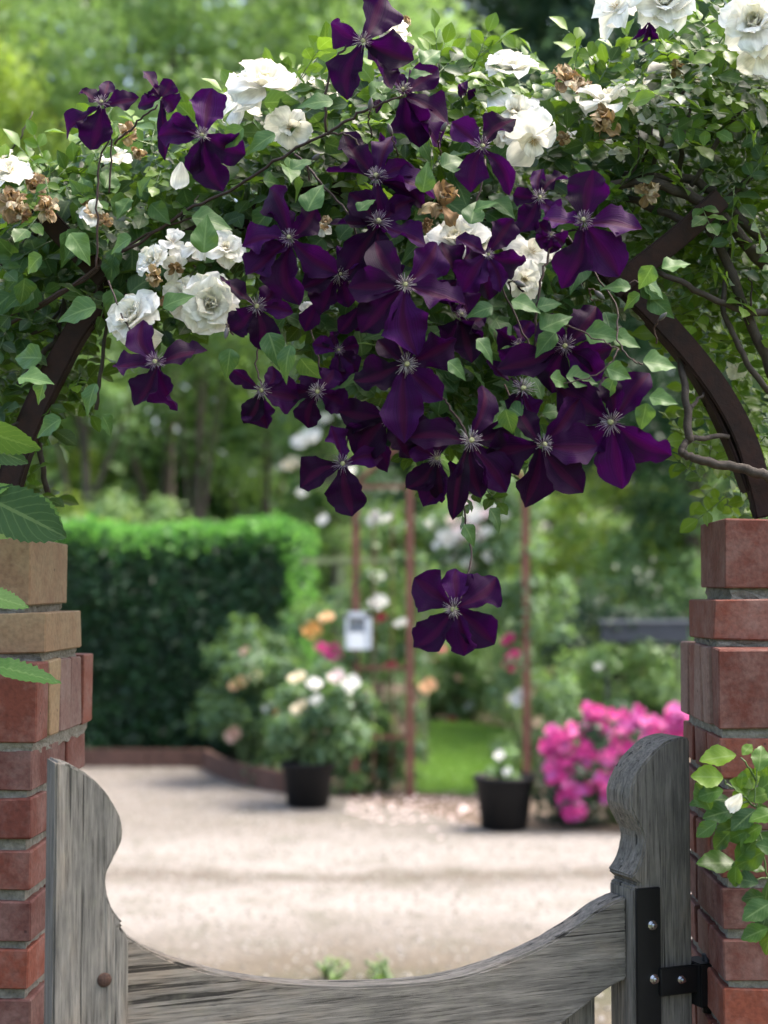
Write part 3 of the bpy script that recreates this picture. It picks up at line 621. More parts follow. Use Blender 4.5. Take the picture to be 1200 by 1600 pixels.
LOBES = [(880, 1150, 26), (905, 1185, 30), (935, 1120, 26), (950, 1165, 38), (1000, 1125, 30), (1010, 1175, 36), (1045, 1140, 26), (885, 1240, 24), (930, 1225, 32), (900, 1268, 16), (985, 1215, 30), (865, 1170, 18), (1060, 1120, 16), (875, 1205, 22)]
for _ in range(296):
    cx_, cy_, cr_ = random.choice(LOBES); a, r = random.uniform(0, 6.28), random.random()**.6
    x_, y_ = cx_+cr_*r*math.cos(a), cy_+cr_*.85*r*math.sin(a)
    pk.append((x_, y_, random.uniform(7, 12), random.choice(['magenta', 'rosepink', 'magenta', 'magenta', 'orchid'])))
bush('flowering_bush', 'magenta pink flowering bush covered in blossom beside the gate post', 850, 1065, 1110, 1290, 10.1, 5200, .045, 'dark', pk, 46, .38, .14, cat='flowering bush', kind='five')
for i_, (px, py, w_, lab_) in enumerate([(520, 1532, 26, 'small green weed tuft growing in the gravel behind the dipped rail'), (597, 1528, 16, 'smallest weed tuft sprouting in the gravel behind the dipped rail')]):
    q = gp(px, py); bush('weed', lab_, px-w_, px+w_, py-24, py-18, q.y, 60, .024, 'mid', (), 12, .2, .03, stems=4, base=(q.x, q.y, 0), cat='weed')
# petals and low plants strewn at the edge of the drive
pe = MB()
for _ in range(240):
    q = gp(random.uniform(540, 760), random.gauss(1262, 14), .004); r = random.uniform(.012, .03); a = random.uniform(0, 6.3)
    pe.add([q+Vector((math.cos(a+b)*r, math.sin(a+b)*r*.8, random.uniform(0, .012))) for b in (0, 1.6, 3.1, 4.7)], [(0, 1, 2, 3)], None, random.random())
tag(pe.build('fallen_petals', BC['blush']), 'pale petals strewn on the drive edge between the two pots', 'petals', kind='stuff')

# ------------------------------------------------------------------ black plant pots
POT = plain('black_plastic', (.004, .004, .0045), .6, var=.3, scale=30, spec=.25)
def pot(px, Y, w, h, label):
    root = empty('plant_pot', (X(px, Y), Y, 0)); tag(root, label, 'pot'); mb = MB(); r1 = w/2; r0 = r1*.74; n = 28
    prof = [(r0*.9, 0), (r0, .008), (r1*.93, h*.86), (r1*.95, h*.88), (r1, h*.885), (r1*1.01, h*.985), (r1*.985, h), (r1*.93, h*.995), (r1*.9, h*.9)]
    vs = [(r*math.cos(2*math.pi*k/n), r*math.sin(2*math.pi*k/n), z) for r, z in prof for k in range(n)]
    fs = [(i*n+k, i*n+(k+1) % n, (i+1)*n+(k+1) % n, (i+1)*n+k) for i in range(len(prof)-1) for k in range(n)]+[tuple(range(n))[::-1]]
    mb.add(vs, fs); mb.build('container', POT, root, True)
    mb = MB(); mb.add([(0, 0, h*.93)]+[(r1*.915*math.cos(2*math.pi*k/n), r1*.915*math.sin(2*math.pi*k/n), h*.91) for k in range(n)], [(0, 1+k, 1+(k+1) % n) for k in range(n)]); mb.build('compost', M['soil'], root, True)
pot(482, 10.85, .40, .315, 'round black plant pot holding the cream rose')
pot(786, 9.85, .405, .34, 'round black plant pot beside the magenta bush')
bush('potted_shoot', 'thin pale shoot with white buds in the pot by the magenta bush', 765, 800, 1165, 1208, 9.85, 240, .04, 'soft', [(779, 1180, 9, 'white'), (792, 1205, 7, 'white')], 8, .1, .06, stems=4, base=(X(786, 9.85), 9.85, .30), cat='plant')

# ------------------------------------------------------------------ rusty trellis arch, lantern box, rails
tre = empty('rose_arch', (X(598, 11.5), 11.5, 0)); tag(tre, 'rust-red iron rose arch with trellis side standing at the lawn', 'arch')
def bar(root, name, a, b, w, mat):
    a, b = Vector(a)-Vector(root.location), Vector(b)-Vector(root.location); mb = MB(); mb.tube([a, (a+b)/2, b], w*.7, 4); return mb.build(name, mat, root)
xa, xb, xc = X(556, 11.5), X(641, 11.5), X(821, 11.35); HA = 2.35
for x_, y_, h_ in ((xa, 11.5, HA), (xb, 11.4, HA), (xc, 11.35, HA)): bar(tre, 'post', (x_, y_, -.05), (x_, y_, h_), .055, M['rustpost'])
for py in (1043, 1150, 760): bar(tre, 'crossbar', (xa, 11.45, Z(py, 11.45)), (xb, 11.42, Z(py, 11.42)), .03, M['rustpost'])
for k in range(1, 3):
    x_ = xa+(xb-xa)*k/3; bar(tre, 'upright', (x_, 11.46, .1), (x_, 11.46, HA-.2), .010, M['rustpost'])
for (p0, p1) in (((xb, 11.4), (xc, 11.35)), ((xa, 11.5), (xc, 11.38))):
    q = [Vector((p0[0]+(p1[0]-p0[0])*t, p0[1]+(p1[1]-p0[1])*t, HA+.38*math.sin(math.pi*t)))-Vector(tre.location) for t in np.linspace(0, 1, 13)]; mb = MB(); mb.tube(q, .02, 6); mb.build('hoop', M['rustpost'], tre, True)
RAIL = plain('mossy_rail', (.24, .28, .13), .9, var=.5, scale=9, bump=.4)
def fence(label, px0, px1, pys, Y, mat, posts):
    root = empty('rail_fence', (X(px0, Y), Y, 0)); tag(root, label, 'fence')
    for py in pys: bar(root, 'rail', (X(px0, Y), Y, Z(py, Y)), (X(px1, Y), Y, Z(py, Y)), .05, mat)
    for px in posts: bar(root, 'post', (X(px, Y), Y+.04, -.1), (X(px, Y), Y+.04, Z(pys[0], Y)+.05), .07, mat)
fence('mossy green rail fence behind the rusty trellis', 470, 665, (876,), 13.2, RAIL, (532, 662))
fence('brown wooden rail fence below the dark trough', 850, 1120, (1050,), 13.6, plain('fence_wood', (.20, .13, .08), .9, var=.5, scale=9), (862, 1045, 1115))
# white metal box with an opening, hung on the trellis post
lb = empty('lantern_box', at(560, 1014, 11.3)); tag(lb, 'small white metal box with an arched opening fixed to the trellis post', 'lantern')
LM = plain('pale_metal', (.55, .58, .62), .5, .1, var=.15, scale=20); w2, hh, dd = .095, .275, .07
mb = MB(); mb.box((-w2+.012, 0, hh/2), (.012, dd, hh/2-.001)); mb.box((w2-.022, 0, hh/2), (.022, dd, hh/2-.001)); mb.box((0, 0, hh-.02), (w2, dd, .02)); mb.box((0, dd-.006, hh/2), (w2-.03, .005, hh/2-.03)); mb.build('casing', LM, lb)
mb = MB(); mb.box((-.01, -.02, .062), (w2-.03, .05, .062)); mb.build('drawer', plain('white_enamel', (.8, .8, .79), .4, var=.05), lb)
bush('trough_plant', 'dark leafy plant growing in the long grey trough', 942, 1062, 945, 978, 12.9, 1500, .045, 'dark', (), 22, .06, .09, stems=3, base=(X(1000, 12.9), 12.9, Z(990, 12.9)), cat='plant')
# dark trough on legs in front of the dark bush
tg = empty('planter_trough', at(1000, 1000, 12.9)); tg.location.z = 0; tag(tg, 'long dark grey planter trough standing before the light green shrubs', 'trough')
DK = plain('slate_grey', (.05, .055, .07), .5, var=.3, scale=12); x0_, x1_ = X(936, 12.9)-tg.location.x, X(1068, 12.9)-tg.location.x; zb_, zt_ = Z(1001, 12.9), Z(972, 12.9)
mb = MB(); mb.box(((x0_+x1_)/2, -.12, (zb_+zt_)/2), ((x1_-x0_)/2, .012, (zt_-zb_)/2)); mb.box(((x0_+x1_)/2, .12, (zb_+zt_)/2), ((x1_-x0_)/2, .012, (zt_-zb_)/2)); mb.box(((x0_+x1_)/2, 0, zb_+.012), ((x1_-x0_)/2, .107, .012)); mb.build('box', DK, tg)
mb = MB(); mb.box(((x0_+x1_)/2, -.125, zt_+.012), ((x1_-x0_)/2+.02, .03, .011)); mb.build('rim', plain('rim_grey', (.22, .23, .26), .5), tg)
for x_ in (x0_+.06, x1_-.06):
    mb = MB(); mb.box((x_, .05, zb_/2-.01), (.014, .04, zb_/2+.008)); mb.build('leg', DK, tg)
# ------------------------------------------------------------------ iron arch over the gate
arch = empty('iron_arch', (-.08, 2.47, 1.58)); tag(arch, 'dark rusty flat-iron arch springing from the two brick pillars', 'arch')
def strap_bar(name, pix, w, t, roll=0.0, n=6):
    """flat bar swept along a path; w in the picture plane, t in depth"""
    pts = spline([at(*q) for q in pix], n); vs = []; fs = []; m = len(pts)
    for i, p in enumerate(pts):
        d = (pts[min(i+1, m-1)]-pts[max(i-1, 0)]).normalized(); y = Vector((0, 1, 0)); s = d.cross(y).normalized(); y = s.cross(d).normalized()
        s, y = s*math.cos(roll)+y*math.sin(roll), y*math.cos(roll)-s*math.sin(roll)
        for a, b in ((-1, -1), (1, -1), (1, 1), (-1, 1)): vs.append(p+s*a*w/2+y*b*t/2-Vector(arch.location))
    fs = [(i*4+k, i*4+(k+1) % 4, i*4+4+(k+1) % 4, i*4+4+k) for i in range(m-1) for k in range(4)]+[(3, 2, 1, 0), (m*4-4, m*4-3, m*4-2, m*4-1)]
    bm = bmesh.new(); bv = [bm.verts.new(v) for v in vs]
    for f in fs: bm.faces.new([bv[i] for i in f])
    bmesh.ops.recalc_face_normals(bm, faces=bm.faces[:])
    bmesh.ops.bevel(bm, geom=[e for e in bm.edges if e.calc_face_angle(0) > .7], offset=.0025, segments=2, affect='EDGES')
    me = bpy.data.meshes.new(name); bm.to_mesh(me); bm.free(); return link(name, me, arch, mat=M['rust'])
strap_bar('arch_band', [(1196, 808, 2.46), (1185, 760, 2.46), (1160, 680, 2.46), (1115, 600, 2.455), (1050, 520, 2.45), (970, 440, 2.44), (880, 370, 2.47), (740, 320, 2.5), (590, 300, 2.52), (440, 320, 2.52), (300, 375, 2.5), (200, 435, 2.47), (130, 505, 2.45), (85, 585, 2.45), (50, 660, 2.45), (22, 740, 2.45), (-2, 838, 2.45)], .036, .03)
strap_bar('arch_rib', [(1010, 500, 2.475), (1050, 545, 2.475), (1090, 600, 2.475), (1135, 690, 2.475), (1165, 770, 2.475)], .006, .05)
strap_bar('brace', [(1128, 308, 2.40), (1060, 370, 2.405), (955, 452, 2.41)], .036, .012, .25)
strap_bar('brace', [(54, 316, 2.40), (100, 370, 2.405), (165, 436, 2.41)], .034, .012, -.25)
strap_bar('arch_rib', [(118, 500, 2.475), (70, 585, 2.475), (35, 660, 2.475), (8, 740, 2.475), (-15, 838, 2.475)], .008, .05)

# ------------------------------------------------------------------ foreground leaves
def px_arr(x, y, Y):
    d = np.stack([(x-600)/FPX, -(y-800)/FPX, -np.ones_like(x)], 1) @ np.array(MROT).T
    return np.array(CAM)+d*(Y/d[:, 1])[:, None]
class Leaves:
    def __init__(s): s.P = []; s.D = []; s.N = []; s.S = []; s.T = []
    def add(s, p, d, n, size, t): s.P.append(p); s.D.append(d); s.N.append(n); s.S.append(size); s.T.append(t)
    def arr(s): return [np.array(a, 'f') for a in (s.P, s.D, s.N, s.S, s.T)]
rnd = random.Random(21)
def rv(a=1.0): return Vector((rnd.gauss(0, a), rnd.gauss(0, a), rnd.gauss(0, a)))
TW = MB()      # leaf stalks
def pinnate(L, p, d, nrm, size, tint, k=2):
    """a compound rose leaf: terminal leaflet and k pairs on a stalk"""
    d = d.normalized(); nrm = (nrm-d*nrm.dot(d)).normalized(); s = d.cross(nrm); ln = size*(.75*k+.5)
    TW.tube([p, p+d*ln*.5, p+d*ln], [.0011, .0009, .0007], 3)
    for i in range(k):
        q = p+d*ln*((i+.6)/(k+.35)); sz = size*(.78+.12*i)*rnd.uniform(.85, 1.15)
        for sg in (-1, 1): L.add(q, (s*sg*.9+d*.55+rv(.12)), nrm+rv(.22), sz, tint+rnd.gauss(0, .07))
    L.add(p+d*ln, d+rv(.12), nrm+rv(.2), size*rnd.uniform(.95, 1.2), tint+rnd.gauss(0, .07))
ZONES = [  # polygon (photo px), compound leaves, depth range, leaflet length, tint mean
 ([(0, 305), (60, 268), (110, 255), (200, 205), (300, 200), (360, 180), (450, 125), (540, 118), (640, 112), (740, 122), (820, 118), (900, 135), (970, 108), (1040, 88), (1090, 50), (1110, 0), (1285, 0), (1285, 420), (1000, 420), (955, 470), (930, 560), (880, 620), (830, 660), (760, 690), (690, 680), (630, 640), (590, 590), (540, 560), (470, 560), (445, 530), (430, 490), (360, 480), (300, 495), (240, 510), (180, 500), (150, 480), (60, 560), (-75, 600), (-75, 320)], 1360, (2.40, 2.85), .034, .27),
 ([(0, 330), (110, 290), (300, 230), (450, 160), (640, 150), (820, 155), (970, 150), (1110, 60), (1285, 40), (1285, 420), (1000, 420), (955, 470), (930, 540), (830, 640), (690, 650), (590, 570), (540, 530), (430, 470), (300, 470), (180, 470), (60, 540), (-75, 580)], 680, (2.85, 3.1), .038, .08),  # back layer: low tint paints the shade deep in the mass
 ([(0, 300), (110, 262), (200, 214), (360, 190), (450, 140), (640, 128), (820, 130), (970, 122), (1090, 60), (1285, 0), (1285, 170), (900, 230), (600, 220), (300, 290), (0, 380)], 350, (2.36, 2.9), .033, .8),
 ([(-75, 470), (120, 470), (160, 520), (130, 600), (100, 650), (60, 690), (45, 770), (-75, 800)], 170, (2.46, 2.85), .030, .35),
 ([(990, 420), (1285, 400), (1285, 830), (1165, 800), (1120, 770), (1085, 740), (1060, 690), (1100, 640), (1075, 560), (1030, 520)], 320, (2.50, 2.95), .029, .85),  # backlight painted by the high tint, here and in the next zone
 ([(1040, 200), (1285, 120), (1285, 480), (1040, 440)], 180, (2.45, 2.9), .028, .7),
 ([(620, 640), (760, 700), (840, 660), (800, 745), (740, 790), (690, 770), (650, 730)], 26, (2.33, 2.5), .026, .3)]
RL = Leaves()
for poly, cnt, (ya, yb), sz, tm in ZONES:
    xs = [q[0] for q in poly]; ys = [q[1] for q in poly]; k = 0
    while k < cnt:
        x_ = rnd.uniform(min(xs), max(xs)); y_ = rnd.uniform(min(ys), max(ys))
        if not inpoly(np.array([x_]), np.array([y_]), poly)[0]: continue
        k += 1; Yd = ya+(yb-ya)*rnd.random()**1.2; p = at(x_, y_, Yd)
        nrm = Vector((.12, -.62, .62))+rv(.36); d = nrm.cross(rv(1))+Vector((0, -.2, -.1))
        pinnate(RL, p, d, nrm, sz*rnd.uniform(.75, 1.25), min(1, max(0, tm+rnd.gauss(0, .26))))
# shoots standing out of the top edge
for x_, y_ in [(70, 262), (130, 250), (170, 225), (225, 212), (380, 175), (470, 120), (545, 110), (660, 112), (700, 108), (735, 105), (860, 115), (905, 122), (955, 100), (985, 92), (1010, 95), (1045, 70), (1075, 95), (1095, 40), (1120, 70), (1150, 100)]:
    for _ in range(3):
        p = at(x_+rnd.gauss(0, 14), y_+rnd.uniform(0, 22), rnd.uniform(2.4, 2.6)); d = Vector((rnd.gauss(0, .7), -.2, rnd.uniform(.1, .7)))
        pinnate(RL, p, d, Vector((.1, -.7, .5))+rv(.3), .031*rnd.uniform(.85, 1.2), rnd.uniform(.65, .95))
# clematis leaves: scattered threes behind and between the flowers, plus those that stand out singly
CL = Leaves()
CZ = [([(380, 170), (560, 140), (760, 250), (1000, 460), (940, 620), (800, 740), (680, 760), (560, 600), (440, 540), (330, 330)], 210, (2.30, 2.5)), ([(0, 330), (200, 280), (380, 330), (330, 480), (150, 470), (0, 470)], 60, (2.34, 2.5))]
for poly, cnt, (ya, yb) in CZ:
    xs = [q[0] for q in poly]; ys = [q[1] for q in poly]; k = 0
    while k < cnt:
        x_ = rnd.uniform(min(xs), max(xs)); y_ = rnd.uniform(min(ys), max(ys))
        if not inpoly(np.array([x_]), np.array([y_]), poly)[0]: continue
        k += 1; p = at(x_, y_, rnd.uniform(ya, yb)); nrm = Vector((.1, -.8, .45))+rv(.3); d0 = nrm.cross(rv(1)).normalized()+Vector((0, 0, -.25)); t = rnd.uniform(.1, .75)
        for _ in range(rnd.choice((1, 2, 3))): CL.add(p+rv(.012), d0+rv(.6), nrm+rv(.25), rnd.uniform(.038, .06), t+rnd.gauss(0, .08))
SINGLE = [(150, 480, -60, 12, .5), (205, 372, -35, 18, .55), (300, 340, 58, 8, .6), (318, 395, 5, -55, .8), (255, 480, 40, -22, .6), (150, 600, -20, 42, .6), (160, 650, 18, 28, .55), (65, 560, -45, -5, .6), (110, 365, 30, 40, .6), (65, 400, -30, 22, .4), (70, 595, -12, 34, .75), (30, 590, 48, 5, .8),
 (95, 655, -40, 22, .5), (845, 515, 45, -22, .8), (868, 520, -30, 30, .7), (915, 520, 52, 6, .8), (955, 525, 42, 14, .8), (860, 590, 30, 12, .85), (885, 590, 46, 6, .85), (948, 575, 36, 14, .75), (1005, 565, 48, 6, .9), (960, 590, -14, 34, .8), (1015, 620, 40, 8, .85), (1010, 630, -8, 40, .8), (1020, 415, -20, 34, .8), (1010, 440, 30, 20, .7), (1035, 420, 40, -10, .75), (1000, 460, -28, 20, .7), (985, 450, -40, -6, .65),
 (765, 795, 24, 30, .4), (725, 820, 20, 28, .4), (770, 670, 18, -40, .5), (815, 650, -30, -25, .5), (790, 640, 10, 38, .5), (360, 545, -6, 40, .35), (420, 520, 15, 44, .4), (455, 540, -20, 45, .35), (470, 560, 24, 36, .4), (660, 300, 10, -42, .6), (735, 350, 10, -38, .6), (740, 330, 30, -18, .5), (690, 260, 38, -14, .5),
 (480, 330, 20, -44, .6), (455, 265, 32, -20, .6), (560, 330, 22, -22, .5), (640, 120, 30, -10, .7), (660, 100, 26, -22, .75), (430, 210, -46, 22, .5), (520, 160, -48, -8, .45), (380, 200, -36, 28, .5), (700, 565, 30, 20, .35), (745, 530, 30, 26, .4), (770, 480, -34, 6, .45), (800, 470, 40, 10, .6), (840, 480, 34, -10, .6)]
for x_, y_, dx, dy, t in SINGLE:
    Yd = rnd.uniform(2.13, 2.2); p = at(x_, y_, Yd); q = at(x_+dx, y_+dy, Yd+rnd.uniform(-.015, .02)); d = q-p
    CL.add(p, d, Vector((rnd.gauss(0, .3), -.8, .5+rnd.gauss(0, .2))), d.length*1.12, t)

def plant_leaves(root, L, tmpl, variants, mat, n_obj, name, extra=None):
    P, D, N, Sz, T = L.arr(); T = np.clip(T, 0, 1); P = P-np.array(root.location)
    order = np.argsort(P[:, 1]); big = order[:n_obj]; rest = order[n_obj:]
    if len(rest):
        o = link('foliage', scatter_mesh('foliage', tmpl, P[rest], D[rest], N[rest], Sz[rest], T[rest], mat), root); o['kind'] = 'stuff'
    meshes = []
    for v in range(variants):      # finer blades for the leaves that show singly
        me = scatter_mesh(name, LEAFV[name][v % len(LEAFV[name])], np.zeros((1, 3)), np.array([[0, 1, 0]]), np.array([[0, 0, 1]]), [1.0], [v/(variants-1)], mat); meshes.append(me)
    F = frames(D, N)
    for i in big:
        m = Matrix([list(map(float, r)) for r in F[i]]); o = link(name, meshes[int(T[i]*(variants-1)+.5)], root, Vector(map(float, P[i])))
        o.rotation_euler = m.to_euler(); o.scale = (float(Sz[i]),)*3
def fine(prof, fold, droop, teeth, wavy, nx=3):
    """leaf blade with toothed edge: nx half-columns each side"""
    v = []; uv = []; f = []; cols = list(range(-nx, nx+1))
    for i, (y, w) in enumerate(prof):
        for c in cols:
            s = c/nx; ww = w*(1+(teeth if i % 2 else -teeth) if abs(c) == nx else 1)
            v.append((s*ww, y+(.012 if abs(c) == nx and i % 2 else 0), fold*abs(s)*w*(1-.3*abs(s)) - droop*y*y + wavy*math.sin(y*13+s*2)*abs(s)*w)); uv.append((.5+s*.5, y))
    k = len(cols)
    for i in range(len(prof)-1):
        for j in range(k-1): f.append((i*k+j, i*k+j+1, i*k+k+j+1, i*k+k+j))
    return np.array(v, 'f'), np.array(f, 'i'), np.array(uv, 'f')
def dens(prof, n):
    ys = np.linspace(0, 1, n); return [(y, float(np.interp(y, [p[0] for p in prof], [p[1] for p in prof]))) for y in ys]
RP = [(0, .03), (.12, .17), (.3, .3), (.5, .345), (.7, .29), (.88, .13), (1, .005)]
CP = [(0, .06), (.06, .2), (.2, .34), (.38, .36), (.6, .25), (.82, .1), (1, .004)]
LEAFV = {'leaf': [fine(dens(RP, 13), .35, .12, .05, .1, 1), fine(dens(RP, 13), .2, .3, .05, .16, 1), fine(dens(RP, 13), .5, .05, .05, .1, 1)],
         'leaflet': [fine(dens(CP, 11), .3, .25, .0, .15, 2), fine(dens(CP, 11), .45, .1, .0, .2, 2), fine(dens(CP, 11), .2, .45, .0, .15, 2)]}

rose = empty('climbing_rose', (.62, 2.62, 0)); tag(rose, 'white climbing rose with leafy woody stems trained over the iron arch', 'climbing rose')
clem = empty('clematis_vine', (-.2, 2.5, 0)); tag(clem, 'dark purple clematis flowering among the white climbing rose on the arch', 'clematis')
plant_leaves(rose, RL, T_ROSE, 6, M['rose_leaf'], 296, 'leaf')
plant_leaves(clem, CL, T_CLEM, 6, M['clem_leaf'], 230, 'leaflet')
o = link('leaf_stalks', TW.mesh('leaf_stalks', M['greenstem'], True), rose, -rose.location); o['kind'] = 'stuff'

# ------------------------------------------------------------------ woody stems
def stem(root, pix, r0, r1, mat, name='stem', jit=.06, n=6):
    q = spline([at(*p) for p in pix], n); q = [p-Vector(root.location)+Vector((rnd.gauss(0, 1), rnd.gauss(0, 1), rnd.gauss(0, 1)))*.0012 for p in q]
    mb = MB(); mb.tube(q, taper(len(q), r0, r1), 8, jit=jit); return mb.build(name, M[mat], root, True)
for pix, r0, r1 in [
        ([(1240, 470, 2.5), (1180, 400, 2.46), (1120, 330, 2.44), (1050, 295, 2.42), (985, 285, 2.42), (930, 300, 2.44)], .011, .007),
        ([(1230, 420, 2.52), (1160, 345, 2.48), (1090, 285, 2.46), (1000, 275, 2.46), (945, 272, 2.5)], .009, .006),
        ([(1210, 600, 2.5), (1160, 470, 2.47), (1110, 360, 2.45), (1070, 345, 2.45), (980, 310, 2.47)], .009, .006),
        ([(1240, 480, 2.5), (1180, 488, 2.46), (1110, 465, 2.44), (1040, 430, 2.43), (980, 415, 2.45)], .007, .004),
        ([(1230, 760, 2.42), (1190, 742, 2.41), (1140, 728, 2.41), (1090, 718, 2.41), (1064, 708, 2.41), (1070, 692, 2.42), (1085, 685, 2.43), (1140, 682, 2.45)], .009, .004),
        ([(1078, 690, 2.42), (1074, 640, 2.43), (1066, 580, 2.45), (1055, 520, 2.48)], .007, .005),
        ([(1076, 640, 2.43), (1100, 615, 2.45)], .004, .002),
        ([(1240, 640, 2.5), (1190, 600, 2.48), (1150, 530, 2.47), (1130, 470, 2.47), (1145, 380, 2.47)], .006, .004),
        ([(1180, 800, 2.48), (1172, 760, 2.48), (1160, 740, 2.46)], .008, .006),
        ([(1230, 90, 2.5), (1150, 180, 2.46), (1080, 290, 2.45)], .005, .004), ([(1220, 230, 2.5), (1130, 310, 2.47), (1060, 300, 2.45)], .006, .004),
        ([(1060, 300, 2.5), (1065, 230, 2.48), (1080, 160, 2.5)], .005, .003), ([(1020, 260, 2.46), (1045, 190, 2.46), (1085, 110, 2.48)], .004, .0025), ([(1150, 100, 2.5), (1190, 40, 2.5)], .003, .002),
        ([(-20, 430, 2.5), (40, 380, 2.48), (75, 345, 2.47), (140, 330, 2.47)], .007, .004), ([(75, 770, 2.5), (62, 700, 2.48), (68, 620, 2.48), (130, 520, 2.5), (150, 440, 2.5)], .005, .004),
        ([(150, 640, 2.46), (160, 560, 2.46), (170, 480, 2.47)], .0035, .003), ([(20, 480, 2.5), (60, 520, 2.5), (120, 440, 2.5)], .004, .003), ([(-20, 690, 2.44), (30, 660, 2.44), (70, 655, 2.45)], .003, .002), ([(30, 600, 2.5), (90, 520, 2.48), (105, 430, 2.5)], .005, .004)]:
    stem(rose, pix, r0, r1, 'wood_branch', 'branch')
for k in range(70):      # twiggy growth inside the mass
    x_, y_ = rnd.uniform(0, 1200), rnd.uniform(230, 520)
    if 420 < x_ < 950 and y_ > 480: y_ -= 150
    a = rnd.uniform(-2.6, -.5); l1 = rnd.uniform(50, 130); b = a+rnd.gauss(0, .4); Yk = rnd.uniform(2.45, 2.75)
    if (y_ < 330 and 150 < x_ < 900): l1 *= .5
    stem(rose, [(x_, y_, Yk), (x_+l1*.5*math.cos(a), y_+l1*.5*math.sin(a), Yk-.02), (x_+l1*(.5*math.cos(a)+.5*math.cos(b)), y_+l1*.5*(math.sin(a)+math.sin(b)), Yk)], rnd.uniform(.0015, .003), .001, rnd.choice(['wood_branch', 'greenstem', 'cane']), 'twig')
for pix, r0, r1 in [
        ([(-20, 525, 2.44), (60, 482, 2.42), (140, 430, 2.40), (165, 405, 2.39), (215, 382, 2.38), (290, 330, 2.37), (370, 292, 2.34), (440, 245, 2.29), (510, 208, 2.24)], .0034, .0022),
        ([(-10, 505, 2.44), (80, 465, 2.40), (150, 420, 2.39), (230, 366, 2.38), (330, 330, 2.38)], .003, .0016),
        ([(510, 208, 2.24), (508, 150, 2.22), (520, 100, 2.21), (542, 72, 2.21)], .0022, .0016), ([(510, 208, 2.24), (560, 178, 2.23), (600, 160, 2.22), (630, 150, 2.22)], .0025, .0016), ([(510, 208, 2.24), (545, 212, 2.24), (570, 240, 2.24), (588, 280, 2.24)], .0018, .0014),
        ([(462, 240, 2.26), (500, 285, 2.25), (540, 330, 2.24), (570, 400, 2.24)], .002, .0015), ([(150, 420, 2.3), (152, 340, 2.28), (155, 260, 2.27), (172, 205, 2.26), (163, 168, 2.25)], .0018, .0013), ([(172, 300, 2.28), (173, 230, 2.27), (168, 178, 2.25)], .0016, .0013), ([(180, 225, 2.27), (215, 190, 2.26), (245, 165, 2.25)], .0018, .0014),
        ([(835, 570, 2.24), (838, 500, 2.22), (845, 440, 2.21), (862, 385, 2.22), (880, 360, 2.23)], .0022, .0016), ([(835, 560, 2.24), (800, 480, 2.24), (765, 400, 2.24)], .0018, .0013), ([(715, 950, 2.2), (735, 880, 2.26), (728, 820, 2.3), (720, 760, 2.33)], .0016, .0014),
        ([(540, 722, 2.22), (548, 670, 2.23), (555, 620, 2.25)], .0015, .0014), ([(733, 690, 2.2), (712, 650, 2.22), (690, 620, 2.26)], .002, .0016), ([(845, 695, 2.22), (810, 660, 2.24), (790, 600, 2.28)], .002, .0016), ([(250, 565, 2.22), (225, 545, 2.23), (195, 500, 2.26), (170, 440, 2.3)], .0018, .0014), ([(635, 568, 2.2), (622, 540, 2.21), (610, 500, 2.22)], .002, .0016),
        ([(880, 360, 2.23), (960, 470, 2.2), (965, 530, 2.17), (985, 560, 2.16), (1005, 568, 2.16)], .0014, .001), ([(850, 500, 2.2), (890, 510, 2.17), (940, 535, 2.16), (968, 545, 2.16)], .0012, .001), ([(968, 545, 2.16), (950, 572, 2.15), (920, 592, 2.15), (880, 600, 2.15)], .0012, .0009), ([(950, 455, 2.2), (990, 442, 2.18), (1030, 435, 2.18)], .0012, .001),
        ([(760, 250, 2.28), (745, 320, 2.27), (735, 380, 2.27)], .0016, .0013), ([(408, 605, 2.24), (400, 560, 2.25), (420, 500, 2.26)], .0014, .0012), ([(498, 612, 2.26), (500, 570, 2.27), (480, 500, 2.28)], .0014, .0012)]:
    stem(clem, pix, r0, r1, 'cane', 'stem', .04)

# ------------------------------------------------------------------ clematis flowers
PV = [0, .1, .25, .45, .6, .75, .87, .95, 1]; PW = [.22, .28, .55, .9, 1, .87, .58, .26, .02]
prng = random.Random(5)
def petal_mesh(tip, width, face, roll, curl, bow, wav):
    L_ = tip.length; d = tip.normalized(); nrm = (face-d*face.dot(d))
    if nrm.length < .15: nrm = Vector((0, -.3, 1))-d*d.z
    nrm.normalize(); nrm = Matrix.Rotation(roll, 3, d) @ nrm; s = d.cross(nrm); ph, ph2 = prng.uniform(0, 6), prng.uniform(0, 6); nv, nu = 13, 3
    vs = []; uv = []; fs = []; twist = prng.gauss(0, .42); side = prng.gauss(0, .07)
    for i in range(nv+1):
        v = i/nv; w = width/2*np.interp(v, PV, PW); tw = twist*v; s2 = s*math.cos(tw)+nrm*math.sin(tw); n2 = nrm*math.cos(tw)-s*math.sin(tw)
        c = d*(L_*(.045+.955*v))+nrm*(bow*L_*math.sin(math.pi*min(1, v*1.05)) - curl*L_*max(0, v-.62)**2*4)+s*(side*L_*math.sin(math.pi*v))
        for j in range(-nu, nu+1):
            u = j/nu; e = abs(u)
            ww = w*(1+(.05*math.sin(v*31+ph+3*u)+.10*math.sin(v*12+ph2+2*u))*(e > .6)*e)
            rib = (.10*w if j == 0 else 0)
            z = w*(-.22*(1-e)**1.5+.25*e*e)-rib*.6 + wav*w*e*e*(math.sin(v*10+ph+(1.7 if u > 0 else 0))+.5*math.sin(v*22+ph2))
            vs.append(c+s2*(u*ww)+n2*z); uv.append((.5+u*.5, v))
    k = 2*nu+1
    for i in range(nv):
        for j in range(k-1): fs.append((i*k+j, i*k+j+1, i*k+k+j+1, i*k+k+j))
    mb = MB(); mb.add(vs, fs, uv, prng.uniform(.05, .85)); return mb.mesh('petal', M['clematis'], True)
